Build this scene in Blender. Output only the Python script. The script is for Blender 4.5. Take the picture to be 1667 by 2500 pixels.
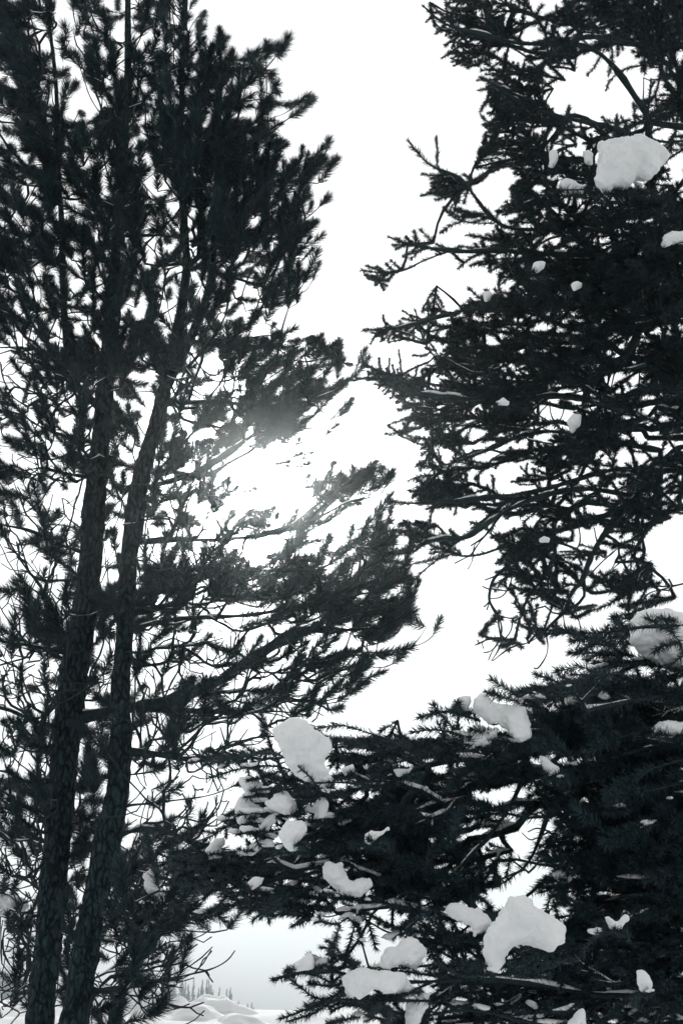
import bpy, math, random
import numpy as np
from mathutils import Vector, Matrix

random.seed(7)
rng = np.random.default_rng(20240)
scene = bpy.context.scene
for o in list(bpy.data.objects):
    bpy.data.objects.remove(o)
COL = scene.collection

# ------------------------------------------------------------------ camera, sky, sun, exposure
CAM_Z = 1.6
F = 3126.0                      # focal length in photo pixels (1667 x 2500)
PITCH = math.radians(21.5)
cam = bpy.data.cameras.new('camera')
cam.sensor_fit = 'VERTICAL'
cam.sensor_height = 36.0
cam.lens = 36.0 * F / 2500.0
cam.clip_start = 0.05
cam.clip_end = 5000
cam_o = bpy.data.objects.new('camera', cam)
COL.objects.link(cam_o)
cam_o.location = (0, 0, CAM_Z)
cam_o.rotation_euler = (math.pi / 2 + PITCH, 0, 0)
scene.camera = cam_o

CP, SP = math.cos(PITCH), math.sin(PITCH)
def unproj(px, py, Y):
    """point at horizontal distance Y seen at photo pixel px, py"""
    px = np.asarray(px, float); py = np.asarray(py, float); Y = np.asarray(Y, float)
    u = (px - 833.5) / F
    v = (1250.0 - py) / F
    dy = CP - v * SP
    dz = SP + v * CP
    k = Y / dy
    return np.stack([u * k, np.broadcast_to(Y, np.shape(u * k)) + 0 * u, CAM_Z + dz * k], -1)
def proj(P):
    x, y, z = P[..., 0], P[..., 1], P[..., 2] - CAM_Z
    d = y * CP + z * SP
    v = (-y * SP + z * CP) / d
    return 833.5 + F * x / d, 1250.0 - F * v, d

SUN_PX = (662.0, 1190.0)
sd = unproj(SUN_PX[0], SUN_PX[1], 1.0) - np.array([0, 0, CAM_Z])
sd = sd / np.linalg.norm(sd)
SUN_EL = math.asin(sd[2])
SUN_AZ = math.atan2(sd[0], sd[1])

world = bpy.data.worlds.new('World')
scene.world = world
world.use_nodes = True
nt = world.node_tree
nt.nodes.clear()
N = nt.nodes.new
L = nt.links.new
out = N('ShaderNodeOutputWorld')
bg = N('ShaderNodeBackground')
sky = N('ShaderNodeTexSky')
sky.sky_type = 'NISHITA'
sky.sun_disc = False
sky.sun_elevation = SUN_EL
sky.sun_rotation = SUN_AZ
sky.air_density = 1.0
sky.dust_density = 3.0
hsv = N('ShaderNodeHueSaturation')
hsv.inputs['Saturation'].default_value = 0.0
L(sky.outputs[0], hsv.inputs['Color'])
# overcast veil: brighter towards the zenith and, softly, towards the sun
tc = N('ShaderNodeTexCoord')
sep = N('ShaderNodeSeparateXYZ')
L(tc.outputs['Generated'], sep.inputs[0])
def math_node(op, a=None, b=None, clamp=False):
    n = N('ShaderNodeMath'); n.operation = op; n.use_clamp = clamp
    for i, v in enumerate((a, b)):
        if v is None: continue
        if isinstance(v, (int, float)): n.inputs[i].default_value = v
        else: L(v, n.inputs[i])
    return n.outputs[0]
zc = math_node('MAXIMUM', sep.outputs['Z'], 0.0)
cie = math_node('SUBTRACT', 1.10, math_node('MULTIPLY', math_node('EXPONENT', math_node('MULTIPLY', zc, -6.0)), 0.74))   # foggy low down, even above
dot = N('ShaderNodeVectorMath'); dot.operation = 'DOT_PRODUCT'
L(tc.outputs['Generated'], dot.inputs[0])
dot.inputs[1].default_value = tuple(sd)
half = math_node('MULTIPLY', math_node('ADD', dot.outputs['Value'], 1.0), 0.5, True)
glow = math_node('POWER', half, 2.5)
glow = math_node('ADD', math_node('MULTIPLY', glow, 0.38), 0.62)
OVERCAST = 10.6; AUR_CORE = 45.0; AUR_WIDE = 6.0
# the sun behind the veil: a bright soft aureole
ang2 = math_node('MULTIPLY', math_node('SUBTRACT', 1.0, dot.outputs['Value']), -1.0)
aur = math_node('ADD', math_node('MULTIPLY', math_node('EXPONENT', math_node('MULTIPLY', ang2, 1.0 / 0.00045)), AUR_CORE), math_node('MULTIPLY', math_node('EXPONENT', math_node('MULTIPLY', ang2, 1.0 / 0.0022)), AUR_WIDE))
lum = math_node('MULTIPLY', math_node('ADD', math_node('MULTIPLY', cie, glow), aur), OVERCAST)
veil = N('ShaderNodeCombineColor')
L(lum, veil.inputs[0])
L(math_node('MULTIPLY', lum, 1.01), veil.inputs[1])
L(math_node('MULTIPLY', lum, 1.015), veil.inputs[2])
mix = N('ShaderNodeMix'); mix.data_type = 'RGBA'
mix.inputs[0].default_value = 0.94
L(hsv.outputs[0], mix.inputs[6]); L(veil.outputs[0], mix.inputs[7])
L(mix.outputs[2], bg.inputs['Color'])
bg.inputs['Strength'].default_value = 0.1
L(bg.outputs[0], out.inputs['Surface'])

sun = bpy.data.lights.new('sun', 'SUN')
sun.energy = 2.4
sun.angle = math.radians(2.5)
sun.color = (1.0, 0.975, 0.94)
sun_o = bpy.data.objects.new('sun', sun)
COL.objects.link(sun_o)
sun_o.rotation_euler = Vector((-sd[0], -sd[1], -sd[2])).to_track_quat('-Z', 'Y').to_euler()

scene.view_settings.view_transform = 'Standard'
scene.view_settings.look = 'None'
scene.view_settings.exposure = 0.0
scene.view_settings.gamma = 1.0
scene.view_settings.use_curve_mapping = False
scene.cycles.use_denoising = True
scene.cycles.use_adaptive_sampling = False
scene.cycles.max_bounces = 6
scene.cycles.volume_bounces = 1

# ------------------------------------------------------------------ helpers
def tag(o, label=None, cat=None, group=None, kind=None):
    if label: o['label'] = label
    if cat: o['category'] = cat
    if group: o['group'] = group
    if kind: o['kind'] = kind
    return o
def empty(name, loc):
    o = bpy.data.objects.new(name, None)
    COL.objects.link(o); o.location = loc
    return o
def mesh_np(name, V, T, mat, parent=None, smooth=True):
    """one mesh object from numpy verts and equal-sized faces"""
    V = np.ascontiguousarray(V, np.float32); T = np.ascontiguousarray(T, np.int32)
    me = bpy.data.meshes.new(name)
    k = T.shape[1]
    me.vertices.add(len(V)); me.vertices.foreach_set('co', V.ravel())
    me.loops.add(T.size); me.loops.foreach_set('vertex_index', T.ravel())
    me.polygons.add(len(T))
    me.polygons.foreach_set('loop_start', np.arange(len(T), dtype=np.int32) * k)
    me.polygons.foreach_set('use_smooth', np.full(len(T), smooth))
    me.update(calc_edges=True)
    me.materials.append(mat)
    o = bpy.data.objects.new(name, me)
    COL.objects.link(o)
    if parent is not None:
        o.parent = parent
        o.matrix_parent_inverse = Matrix.Translation(parent.matrix_world.translation).inverted() if False else Matrix.Identity(4)
    return o
def unit(v):
    return v / np.maximum(np.linalg.norm(v, axis=-1, keepdims=True), 1e-9)
def perp(d):
    a = np.where(np.abs(d[..., 2:3]) < 0.85, np.array([0, 0, 1.0]), np.array([1.0, 0, 0]))
    u = unit(np.cross(d, a))
    return u, np.cross(d, u)
_nk = rng.normal(size=(10, 3)); _np = rng.uniform(0, 6.28, 10)
def snoise(P, f=1.0):
    """smooth noise, about -1..1"""
    s = 0
    for k, p in zip(_nk, _np):
        s = s + np.sin((P * f) @ k * 1.7 + p)
    return s / 3.2

def mat_basic(name, rough=0.7, spec=0.3):
    m = bpy.data.materials.new(name); m.use_nodes = True
    t = m.node_tree; b = t.nodes['Principled BSDF']
    b.inputs['Roughness'].default_value = rough
    b.inputs['Specular IOR Level'].default_value = spec
    return m, t, b
def mat_noise(name, c0, c1, scale, rough=0.75, spec=0.3, bump=0.0, bscale=None, detail=6, stretch=None, dist=0.02):
    m, t, b = mat_basic(name, rough, spec)
    tcn = t.nodes.new('ShaderNodeTexCoord')
    src = tcn.outputs['Object']
    if stretch:
        mp = t.nodes.new('ShaderNodeMapping'); mp.inputs['Scale'].default_value = stretch
        t.links.new(src, mp.inputs[0]); src = mp.outputs[0]
    n = t.nodes.new('ShaderNodeTexNoise'); n.inputs['Scale'].default_value = scale; n.inputs['Detail'].default_value = detail
    n.inputs['Roughness'].default_value = 0.65
    t.links.new(src, n.inputs['Vector'])
    r = t.nodes.new('ShaderNodeValToRGB')
    r.color_ramp.elements[0].position = 0.3; r.color_ramp.elements[1].position = 0.7
    r.color_ramp.elements[0].color = (*c0, 1); r.color_ramp.elements[1].color = (*c1, 1)
    t.links.new(n.outputs[0], r.inputs[0]); t.links.new(r.outputs[0], b.inputs['Base Color'])
    if bump:
        n2 = t.nodes.new('ShaderNodeTexNoise'); n2.inputs['Scale'].default_value = bscale or scale; n2.inputs['Detail'].default_value = 8
        t.links.new(src, n2.inputs['Vector'])
        bp = t.nodes.new('ShaderNodeBump'); bp.inputs['Strength'].default_value = bump; bp.inputs['Distance'].default_value = dist
        t.links.new(n2.outputs[0], bp.inputs['Height']); t.links.new(bp.outputs[0], b.inputs['Normal'])
    return m
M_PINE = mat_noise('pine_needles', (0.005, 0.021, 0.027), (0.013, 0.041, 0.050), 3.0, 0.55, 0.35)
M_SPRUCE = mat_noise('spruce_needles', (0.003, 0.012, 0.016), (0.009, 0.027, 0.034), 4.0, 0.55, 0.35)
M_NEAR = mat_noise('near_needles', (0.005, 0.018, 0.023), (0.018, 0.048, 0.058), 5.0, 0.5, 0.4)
def mat_bark():
    m, t, b = mat_basic('pine_bark', 0.9, 0.15)
    ad = t.nodes.new; ln = t.links.new
    tcn = ad('ShaderNodeTexCoord'); mp = ad('ShaderNodeMapping'); mp.inputs['Scale'].default_value = (1, 1, 0.42)
    ln(tcn.outputs['Object'], mp.inputs[0])
    wn = ad('ShaderNodeTexNoise'); wn.inputs['Scale'].default_value = 12; wn.inputs['Detail'].default_value = 4
    ln(mp.outputs[0], wn.inputs['Vector'])
    wx = ad('ShaderNodeMix'); wx.data_type = 'RGBA'; wx.inputs[0].default_value = 0.08
    ln(mp.outputs[0], wx.inputs[6]); ln(wn.outputs['Color'], wx.inputs[7])
    vo = ad('ShaderNodeTexVoronoi'); vo.feature = 'DISTANCE_TO_EDGE'; vo.inputs['Scale'].default_value = 21
    ln(wx.outputs[2], vo.inputs['Vector'])
    vc = ad('ShaderNodeTexVoronoi'); vc.inputs['Scale'].default_value = 21
    ln(wx.outputs[2], vc.inputs['Vector'])
    r = ad('ShaderNodeValToRGB'); r.color_ramp.elements[0].position = 0.02; r.color_ramp.elements[1].position = 0.16
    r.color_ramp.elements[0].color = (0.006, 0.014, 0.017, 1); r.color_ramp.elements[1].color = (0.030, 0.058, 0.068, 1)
    ln(vo.outputs['Distance'], r.inputs[0])
    fn = ad('ShaderNodeTexNoise'); fn.inputs['Scale'].default_value = 40; fn.inputs['Detail'].default_value = 5
    ln(mp.outputs[0], fn.inputs['Vector'])
    mr = ad('ShaderNodeMapRange'); mr.inputs[1].default_value = 0.3; mr.inputs[2].default_value = 0.75; mr.inputs[3].default_value = 0.25; mr.inputs[4].default_value = 1.5
    ln(fn.outputs[0], mr.inputs[0])
    mu = ad('ShaderNodeMix'); mu.data_type = 'RGBA'; mu.blend_type = 'MULTIPLY'; mu.inputs[0].default_value = 1.0
    ln(r.outputs[0], mu.inputs[6]); ln(mr.outputs[0], mu.inputs[7]); ln(mu.outputs[2], b.inputs['Base Color'])
    bp = ad('ShaderNodeBump'); bp.inputs['Strength'].default_value = 1.0; bp.inputs['Distance'].default_value = 0.05
    ln(vo.outputs['Distance'], bp.inputs['Height']); ln(bp.outputs[0], b.inputs['Normal'])
    return m
M_BARK = mat_bark()
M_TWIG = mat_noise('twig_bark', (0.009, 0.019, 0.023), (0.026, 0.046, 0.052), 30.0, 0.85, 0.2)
M_SNOW = mat_noise('snow', (0.83, 0.85, 0.86), (0.91, 0.92, 0.925), 9.0, 0.85, 0.2, 0.35, 55.0, dist=0.012)
M_GROUND = mat_noise('ground_snow', (0.66, 0.68, 0.69), (0.76, 0.775, 0.78), 0.6, 0.85, 0.2, 0.3, 5.0, dist=0.06)
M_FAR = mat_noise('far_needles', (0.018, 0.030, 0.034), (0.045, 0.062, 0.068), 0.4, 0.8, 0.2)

# ------------------------------------------------------------------ ground, hills, haze
def ground_z(x, y):
    x = np.asarray(x, float); y = np.asarray(y, float)
    rise = 1.6 * np.clip((y - 4) / 10.5, 0, 1) ** 1.3 * (1 - 0.12 * np.clip((x + 1) / 6, -1, 1))
    fall = np.clip((y - 21) / 60, 0, 1)
    g = rise * (1 - fall) - 9 * fall ** 1.5
    P = np.stack([x, y, 0 * x], -1)
    g = g + 0.10 * snoise(P, 0.55) * np.clip((y + 2) / 6, 0.3, 1) + 0.05 * snoise(P, 1.7)
    # wooded slope far off to the left, running down to the right
    hx = (-43 - x) / 64
    far = np.clip((y - 260) / 230, 0, 1)
    slope = np.clip(hx, 0, 6)
    g = g + far * (11.0 * slope + 1.2 * snoise(P * 0.02, 1.0))
    return g
ys = np.concatenate([np.arange(-14, 0, 1.0), np.arange(0, 30, 0.35), np.arange(30, 100, 4.0), np.arange(100, 660.1, 14.0)])
xs1 = np.concatenate([np.arange(0, 12, 0.35), np.arange(12, 60, 3.0), np.arange(60, 400.1, 12.0)])
xs = np.concatenate([-xs1[::-1][:-1], xs1])
GX, GY = np.meshgrid(xs, ys)
GZ = ground_z(GX, GY)
V = np.stack([GX, GY, GZ], -1).reshape(-1, 3)
nx, ny = len(xs), len(ys)
ii = (np.arange(ny - 1)[:, None] * nx + np.arange(nx - 1)[None]).ravel()
T = np.stack([ii, ii + 1, ii + nx + 1, ii + nx], -1)
tag(mesh_np('snowy_ground', V, T, M_GROUND), kind='structure')

# haze: pale even air round everything (keeps the glare of the veiled sun in front of the branches)
HAZE_D = 0.0008
hm = bpy.data.materials.new('haze'); hm.use_nodes = True
hn = hm.node_tree; hn.nodes.clear()
ho = hn.nodes.new('ShaderNodeOutputMaterial'); pv = hn.nodes.new('ShaderNodeVolumePrincipled')
pv.inputs['Color'].default_value = (0.88, 0.975, 1.0, 1)
pv.inputs['Density'].default_value = HAZE_D
pv.inputs['Anisotropy'].default_value = 0.955
hn.links.new(pv.outputs[0], ho.inputs['Volume'])
hx0, hx1, hy0, hy1 = -410, 410, -30, 662
hz0, hz1 = float(GZ.min()) - 1.5, float(GZ.max()) + 22.0
Vb = np.array([[x, y, z] for z in (hz0, hz1) for y in (hy0, hy1) for x in (hx0, hx1)], float)
Tb = np.array([[0, 2, 3, 1], [4, 5, 7, 6], [0, 1, 5, 4], [2, 6, 7, 3], [0, 4, 6, 2], [1, 3, 7, 5]])
tag(mesh_np('haze', Vb, Tb, hm, smooth=False), kind='stuff')

# ------------------------------------------------------------------ how much of each 34.7-pixel square is dark
BLOCKS = [
# y 0..417
["998917823979","998926547698","894544774848".replace("894544774848","895544774848"),"992652486988","695303895988","899551897979","999445399989","799772399989","869959699469","669999998769","769999988899","359978639869"],
["540000000000","751000000000","873500100000","985911286000","989956930000","999986950000","879992830300","999996944500","999997961000","999997970000","999999980443","999999945466"],
["000002053864","000001787998","000000247998","000000057997","000000013676".replace("13676","13667"),"000000000056","000000000169","000000000049","000000000249","000000000089","000026310189","000005830068"],
["572999979999","985998899965","667656898799","587765862486","778502661573","983104411586","981000200459","994210015989","997820466727","789884877567","997876000009","884957000048"],
# y 417..834
["999989658658","676989989956","998967899956","989988799938","789999889979","989999796545","999988889988","669956799998","678987999997","975886798575","997975898586","764987687596"],
["999999968983","998988897310","757999977660","669998899820","679998998530","759999899850","899886889630","587767878540","497867988400","689866986100","578677720000","778676465000"],
["000001567641","000001788502","000000133737","000000065563","000122021357","000576532658","000025746468","037741000003","000000001537","000000614789","005556753686","057787578863"],
["689668214378","689569479966","999546989999","769998867989","967799986867","978999998968","587998789999","778989889999","569969999999","589989889999","689979779978","488998987655"],
# y 834..1250
["846989999989","546999999999","788999999888","675786988578","867766896679","688789799448","589678799789","378567896689","324578998456".replace("324578998456","324578994596"),"877768994496","568836997798","999545997795"],
["989699963677","998699967489","965689889898","744568489997","887668799851","858758999603","645788887443","946687536331","958875235300","869851000314","778543003568","423831000573"],
["000114899984","036305599986","568676147698","302685489999","300059997888","000379996799","000575777667","000001466468","000001765435","744327872376","887615998758","774646675788"],
["588999879999","899999987899","998999655699","988687786699","756578896799","656489976689","654399998648","657899866336","769889554479","758765788799","644786899899","524779898867"],
# y 1250..1667
["985676978987".replace("985676978987","985676979987"),"759847989964","467868969977","158658949979".replace("158658949979","158658949979"),"147749979999","456769989999","567789999988","678879979988","679879979999","887899989956","667679979977","786689879955"],
["542643436886","576776555852","487841027841","468962379427","998984799988","998978999968","965767898779","976647768779","753268648854","443677886673","454668879867","466777789866"],
["302356230378","447867344646","689754352415","887440520216","857756100038","878950000044","888650000044","588770300024","788714500245","464335400244","863420000032","642110000000"],
["659778768851","999767884200","999758572001","999467666300","998466379600","477564479545","266753458342","335764345100","243657797777","113677896546","012676889747","023477998888"],
# y 1667..2084
["886798679446","546797479667","466699689755","478999679866","887899989856","877799889886","767899979742","898999889336","987998899565","887998898555","886998998788","889999999998"],
["579866765332","997777766631","667655530013","886544300005","987554630005","764677972018","232578896316".replace("232578896316","232578896315"),"222104899954","221114630428","354547866459","675468740389","884675853898"],
["320000000025","300000000013","240003676000","664437886112","479989997379","755599999999","474469899999","658899988468","878999887776","999999656686","988898667896","999998999985"],
["278999989999","489699899999","299999999999","199999999778","999999999999","978599999999","988899999999","389999999999","469969999999","359848999999","038635999999","146979999999"],
# y 2084..2500
["666999999877","655999999998","767999989766","334999999975","355999899988","879999899989","767999899999","878999789999","778999789899","888999779654","878999789544","877999999887"],
["899999999988","999999999954","999996699953","998889899979","997333565448","852000000037","830000000019","520000000118","000000000026","000000000148","000000003457","000000001310"],
["989899898880","899999887854","338997488526","764766645463","574488784120","665566788744","753103899926","341015789936","100037678857","523116899999","748742799999","115725899999"],
["268999999999","276599999999","045899999999","002899999999","000899959999","204999669999","849999999987","899999999989","999999998899","999999889599","999999879999","989779998999"],
]
COVER = np.zeros((72, 48))
for b, blk in enumerate(BLOCKS):
    r0, c0 = (b // 4) * 12, (b % 4) * 12
    for r, row in enumerate(blk):
        row = row[:12]
        for c, ch in enumerate(row):
            COVER[r0 + r, c0 + c] = int(ch) / 9.0 * 0.985
CELL = 1667 / 48
def cover_at(px, py):
    gx = np.clip(px / CELL - 0.5, 0, 46.999); gy = np.clip(py / CELL - 0.5, 0, 70.999)
    x0 = gx.astype(int); y0 = gy.astype(int); fx = gx - x0; fy = gy - y0
    return (COVER[y0, x0] * (1 - fx) + COVER[y0, x0 + 1] * fx) * (1 - fy) + (COVER[y0 + 1, x0] * (1 - fx) + COVER[y0 + 1, x0 + 1] * fx) * fy

def inside(px, py, poly):
    px = np.asarray(px, float); py = np.asarray(py, float)
    r = np.zeros(np.shape(px), bool)
    n = len(poly)
    for i in range(n):
        x0, y0 = poly[i]; x1, y1 = poly[(i + 1) % n]
        if y0 == y1: continue
        c = ((y0 > py) != (y1 > py)) & (px < (x1 - x0) * (py - y0) / (y1 - y0) + x0)
        r ^= c
    return r

NEAR_POLY = [(500, 1850), (640, 1800), (770, 1765), (960, 1800), (1020, 1740), (1110, 1690), (1200, 1660), (1310, 1640), (1370, 1540), (1420, 1530), (1540, 1500), (1667, 1480), (1900, 1480), (1900, 2700), (640, 2700), (640, 2480), (690, 2380), (760, 2300), (800, 2250), (660, 2230), (540, 2230), (470, 2170), (420, 2090), (500, 2060), (560, 2000), (570, 1930)]
def spruce_edge(y): return np.interp(y, [-200, 0, 350, 620, 850, 950, 1060, 1150, 1200, 1260, 1340, 1450, 1650, 1700], [980, 980, 940, 860, 868, 900, 930, 985, 995, 1010, 1040, 1110, 1110, 1300])
def pine_split(y): return np.interp(y, [0, 800, 1200, 1700, 2100, 2500], [372, 340, 290, 262, 205, 150])

# ------------------------------------------------------------------ snow clumps: outline, distance, label
N_Y = 4.75; S_Y = 7.2; P_Y = 9.3
CLUMPS = [
 ([(1463,344),(1516,339),(1558,330),(1585,346),(1622,362),(1629,383),(1622,399),(1606,405),(1603,430),(1577,442),(1550,436),(1537,457),(1503,468),(1476,480),(1460,462),(1455,440),(1456,400)], 7.0, 'largest block of snow high in the right spruce, seen against the sky'),
 ([(1362,452),(1378,436),(1399,438),(1423,455),(1420,473),(1399,477),(1370,473)], 7.2, 'dim grey snow lump just left of and below the largest high snow block'),
 ([(1340,372),(1357,364),(1362,386),(1350,412),(1338,410)], 7.3, 'small snow lump behind spruce needles, second to the left of the largest high block'),
 ([(1420,370),(1436,364),(1448,375),(1443,404),(1430,402)], 7.3, 'narrow snow lump directly beside the left edge of the largest high block'),
 ([(1620,577),(1641,563),(1680,569),(1680,584),(1640,592),(1624,608),(1613,600)], 7.0, 'arched snow cap at the right edge of the photo, below the largest high block'),
 ([(1303,642),(1320,635),(1332,640),(1328,655),(1310,667),(1295,668)], 7.1, 'hooked scrap of snow on a spruce bough beside two long sky gaps'),
 ([(1392,694),(1405,686),(1420,690),(1422,702),(1400,710)], 7.1, 'little snow pad deep in the middle of the right spruce crown'),
 ([(1177,713),(1196,711),(1202,733),(1182,738)], 7.2, 'small grey snow pad on a left tip of the spruce above the sky gap'),
 ([(1384,1031),(1399,1010),(1420,1011),(1416,1039),(1396,1056)], 7.3, 'rounded grey snow lump beside the bare looped twigs in mid spruce'),
 ([(1209,981),(1228,970),(1245,979),(1240,990),(1212,990)], 7.0, 'small snow cap on the wide dark spruce bough left of the looped twigs'),
 ([(1314,1316),(1327,1308),(1342,1314),(1338,1324),(1316,1324)], 7.0, 'tiny snow cap on the dense clump above the bare hanging twigs'),
 ([(1545,1508),(1564,1492),(1601,1488),(1700,1492),(1710,1600),(1660,1632),(1610,1625),(1565,1600),(1535,1565)], 5.0, 'broad snow mass at the right edge under long near spruce boughs'),
 ([(1153,1717),(1166,1696),(1185,1695),(1206,1711),(1250,1718),(1271,1728),(1290,1752),(1294,1800),(1279,1815),(1250,1792),(1228,1773),(1212,1757),(1190,1765),(1174,1749)], 4.7, 'long curved snow slab topping the near bough with a dark stub in it'),
 ([(1113,1710),(1126,1700),(1148,1699),(1152,1710),(1142,1738),(1121,1738)], 4.75, 'small round snow knob just left of the long curved slab'),
 ([(1129,1800),(1137,1779),(1166,1765),(1188,1779),(1212,1784),(1209,1808),(1142,1828)], 4.7, 'pale snow wedge hanging below the dark stub and the long curved slab'),
 ([(1314,1843),(1335,1850),(1364,1872),(1367,1884),(1338,1895),(1325,1872)], 4.7, 'slanting snow strip to the lower right of the long curved slab'),
 ([(662,1771),(704,1755),(733,1757),(776,1781),(808,1811),(803,1837),(787,1864),(795,1888),(820,1928),(800,1949),(773,1906),(741,1910),(707,1874),(699,1848),(678,1824),(664,1808)], 4.5, 'large mushroom of snow with a drooping tail on the near left bough'),
 ([(585,1901),(614,1894),(650,1922),(648,1936),(603,1930),(587,1914)], 4.75, 'jagged snow patch left of and under the big snow mushroom'),
 ([(644,1962),(672,1938),(699,1933),(728,1949),(731,1986),(699,1991),(668,1978)], 4.6, 'rounded snow block under the needles below the big snow mushroom'),
 ([(577,1962),(596,1942),(616,1963),(648,1974),(638,1992),(600,2007),(580,2012)], 4.75, 'leftmost snow lump under the big mushroom, at the sky edge'),
 ([(675,2039),(699,2005),(739,2003),(749,2021),(733,2055),(726,2079),(702,2073)], 4.45, 'bright rounded snow lump standing alone below the big snow mushroom'),
 ([(762,1970),(776,1944),(792,1942),(802,1965),(797,1988),(775,2006),(760,2004),(772,1980)], 4.6, 'bent snow column right below the tail of the big mushroom'),
 ([(500,2078),(524,2047),(545,2045),(549,2061),(538,2073),(548,2092),(515,2094)], 4.9, 'forked snow lump near the second pine trunk on the low left bough'),
 ([(585,2086),(628,2048),(670,2051),(678,2073),(643,2068),(614,2090)], 4.7, 'winding ridge of snow leading left from the lone rounded lump'),
 ([(617,2033),(646,1997),(672,1984),(677,2007),(650,2031),(624,2042)], 4.65, 'slim diagonal snow ridge above the winding ridge'),
 ([(346,2127),(370,2130),(382,2156),(401,2183),(420,2184),(412,2206),(383,2203),(362,2176)], 8.9, 'long downhill snow lobe just right of the second pine trunk'),
 ([(785,2110),(816,2109),(836,2102),(850,2150),(908,2142),(901,2174),(866,2198),(834,2182),(788,2147)], 4.6, 'ragged wide snow patch in the middle of the low dark foliage'),
 ([(598,2156),(624,2140),(648,2142),(632,2163),(619,2174),(600,2168)], 4.6, 'egg sized bright snow pad above the pale clearing'),
 ([(1085,2219),(1108,2207),(1141,2217),(1178,2222),(1199,2252),(1180,2277),(1155,2291),(1144,2258),(1104,2240)], 4.6, 'sloping snow blanket left of the big low dome of snow'),
 ([(1250,2186),(1278,2186),(1334,2219),(1366,2247),(1380,2263),(1368,2305),(1334,2314),(1290,2304),(1250,2306),(1237,2334),(1224,2372),(1200,2377),(1188,2352),(1181,2320),(1184,2280),(1205,2240),(1225,2215)], 4.3, 'biggest low dome of snow with a long left leg, at lower right'),
 ([(918,2356),(944,2321),(983,2300),(1020,2301),(1037,2317),(1022,2365),(1011,2370),(988,2356),(950,2370)], 4.5, 'arched snow hood above the low snowy bough in the bottom middle'),
 ([(830,2390),(871,2370),(908,2370),(946,2366),(992,2384),(1020,2410),(1006,2426),(950,2432),(908,2412),(880,2441),(846,2430)], 4.45, 'wide flat snow load on the lowest middle bough, under the arched hood'),
 ([(984,2510),(999,2447),(1050,2419),(1043,2456),(1027,2490),(1010,2520)], 4.6, 'steep snow tongue at the bottom edge right of the flat load'),
 ([(1471,2237),(1487,2233),(1505,2248),(1525,2234),(1534,2240),(1517,2262),(1511,2272),(1492,2279)], 4.5, 'pair of small snow ears in the dark lower right foliage'),
 ([(1550,2368),(1571,2370),(1592,2400),(1582,2430),(1560,2421)], 4.4, 'grey snow drop in the dark corner at lower right'),
 ([(1350,2135),(1376,2123),(1406,2128),(1392,2151),(1362,2153)], 4.9, 'flat grey snow pad above the big low dome'),
 ([(1375,2510),(1400,2478),(1424,2459),(1432,2510)], 4.5, 'dim snow slope cut by the bottom edge at lower right'),
 ([(-14,2184),(53,2188),(74,2204),(48,2235),(-14,2240)], 11.2, 'dim snow pad at the left edge behind thin pine twigs'),
 ([(956,1876),(994,1875),(1017,1867),(1000,1890),(970,1900)], 4.65, 'small pale snow pad on the bough midway between mushroom and curved slab'),
 ([(888,2038),(905,2023),(930,2026),(953,2012),(954,2028),(923,2046),(907,2060),(895,2056)], 4.5, 'wriggling snow worm on the dark foliage right of the lone lump'),
 ([(1578,1783),(1622,1763),(1690,1764),(1690,1786),(1600,1799)], 4.8, 'long snow strip on a bough at the right edge, among comb like needles'),
 ([(1376,1706),(1399,1694),(1417,1715),(1383,1725)], 4.9, 'snow patch showing through needles at the top of the near boughs'),
 ([(1457,1700),(1473,1682),(1494,1701),(1475,1710)], 4.8, 'little snow tent on top of the near right boughs'),
 ([(832,1874),(863,1862),(870,1879),(841,1898)], 4.6, 'grey snow pad just right of the tail of the big mushroom'),
 ([(697,2363),(736,2343),(757,2324),(767,2339),(767,2363),(723,2370)], 4.4, 'snow saddle on the needled tip reaching into the pale clearing'),
 ([(600,320),(618,337),(621,355),(603,350)], 9.3, 'small grey snow pad near the top of the left pines'),
 ([(99,184),(121,184),(116,206),(104,204)], 9.4, 'grey snow pad in the top left pine crown'),
 ([(487,1322),(502,1325),(520,1346),(507,1350)], 9.2, 'thin snow streak on a pine shoot left of the sun'),
]

# ------------------------------------------------------------------ tree skeletons
class Skeleton:
    def __init__(s):
        s.pos = np.zeros((60000, 3)); s.dir = np.zeros((60000, 3)); s.path = np.zeros(60000)
        s.par = np.full(60000, -1); s.kind = np.zeros(60000, int)   # 0 trunk, 1 wood with needles at the ends, 2 bare, 3 traced
        s.base_r = np.zeros(60000); s.n = 0
    def add(s, p, par, kind, r=0.0):
        i = s.n; s.n += 1
        s.pos[i] = p; s.par[i] = par; s.kind[i] = kind; s.base_r[i] = r
        if par >= 0:
            d = p - s.pos[par]; l = np.linalg.norm(d)
            s.dir[i] = d / max(l, 1e-6); s.path[i] = 0 if kind == 0 else s.path[par] + l
        else: s.dir[i] = (0, 0, 1)
        return i
    def curve(s, par, c, kind, tip_dir=None, step=0.11, bend=0.5, r=0.0):
        """smooth run of nodes from node par to point c"""
        p0 = s.pos[par]; d = c - p0; l = np.linalg.norm(d)
        if l < 1e-4: return par
        e = d / l
        t0 = e if s.kind[par] == 0 else unit(e * 0.75 + s.dir[par] * bend)
        t1 = e if tip_dir is None else unit(e + tip_dir)
        k = max(2, int(math.ceil(l / step)))
        last = par
        wob = rng.normal(size=3) * l * 0.05
        for j in range(1, k + 1):
            t = j / k
            h00 = 2*t**3 - 3*t*t + 1; h10 = t**3 - 2*t*t + t; h01 = -2*t**3 + 3*t*t; h11 = t**3 - t*t
            q = h00*p0 + h10*l*t0 + h01*c + h11*l*t1 + wob * math.sin(math.pi * t)
            last = s.add(q, last, kind, r)
        return last

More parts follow.
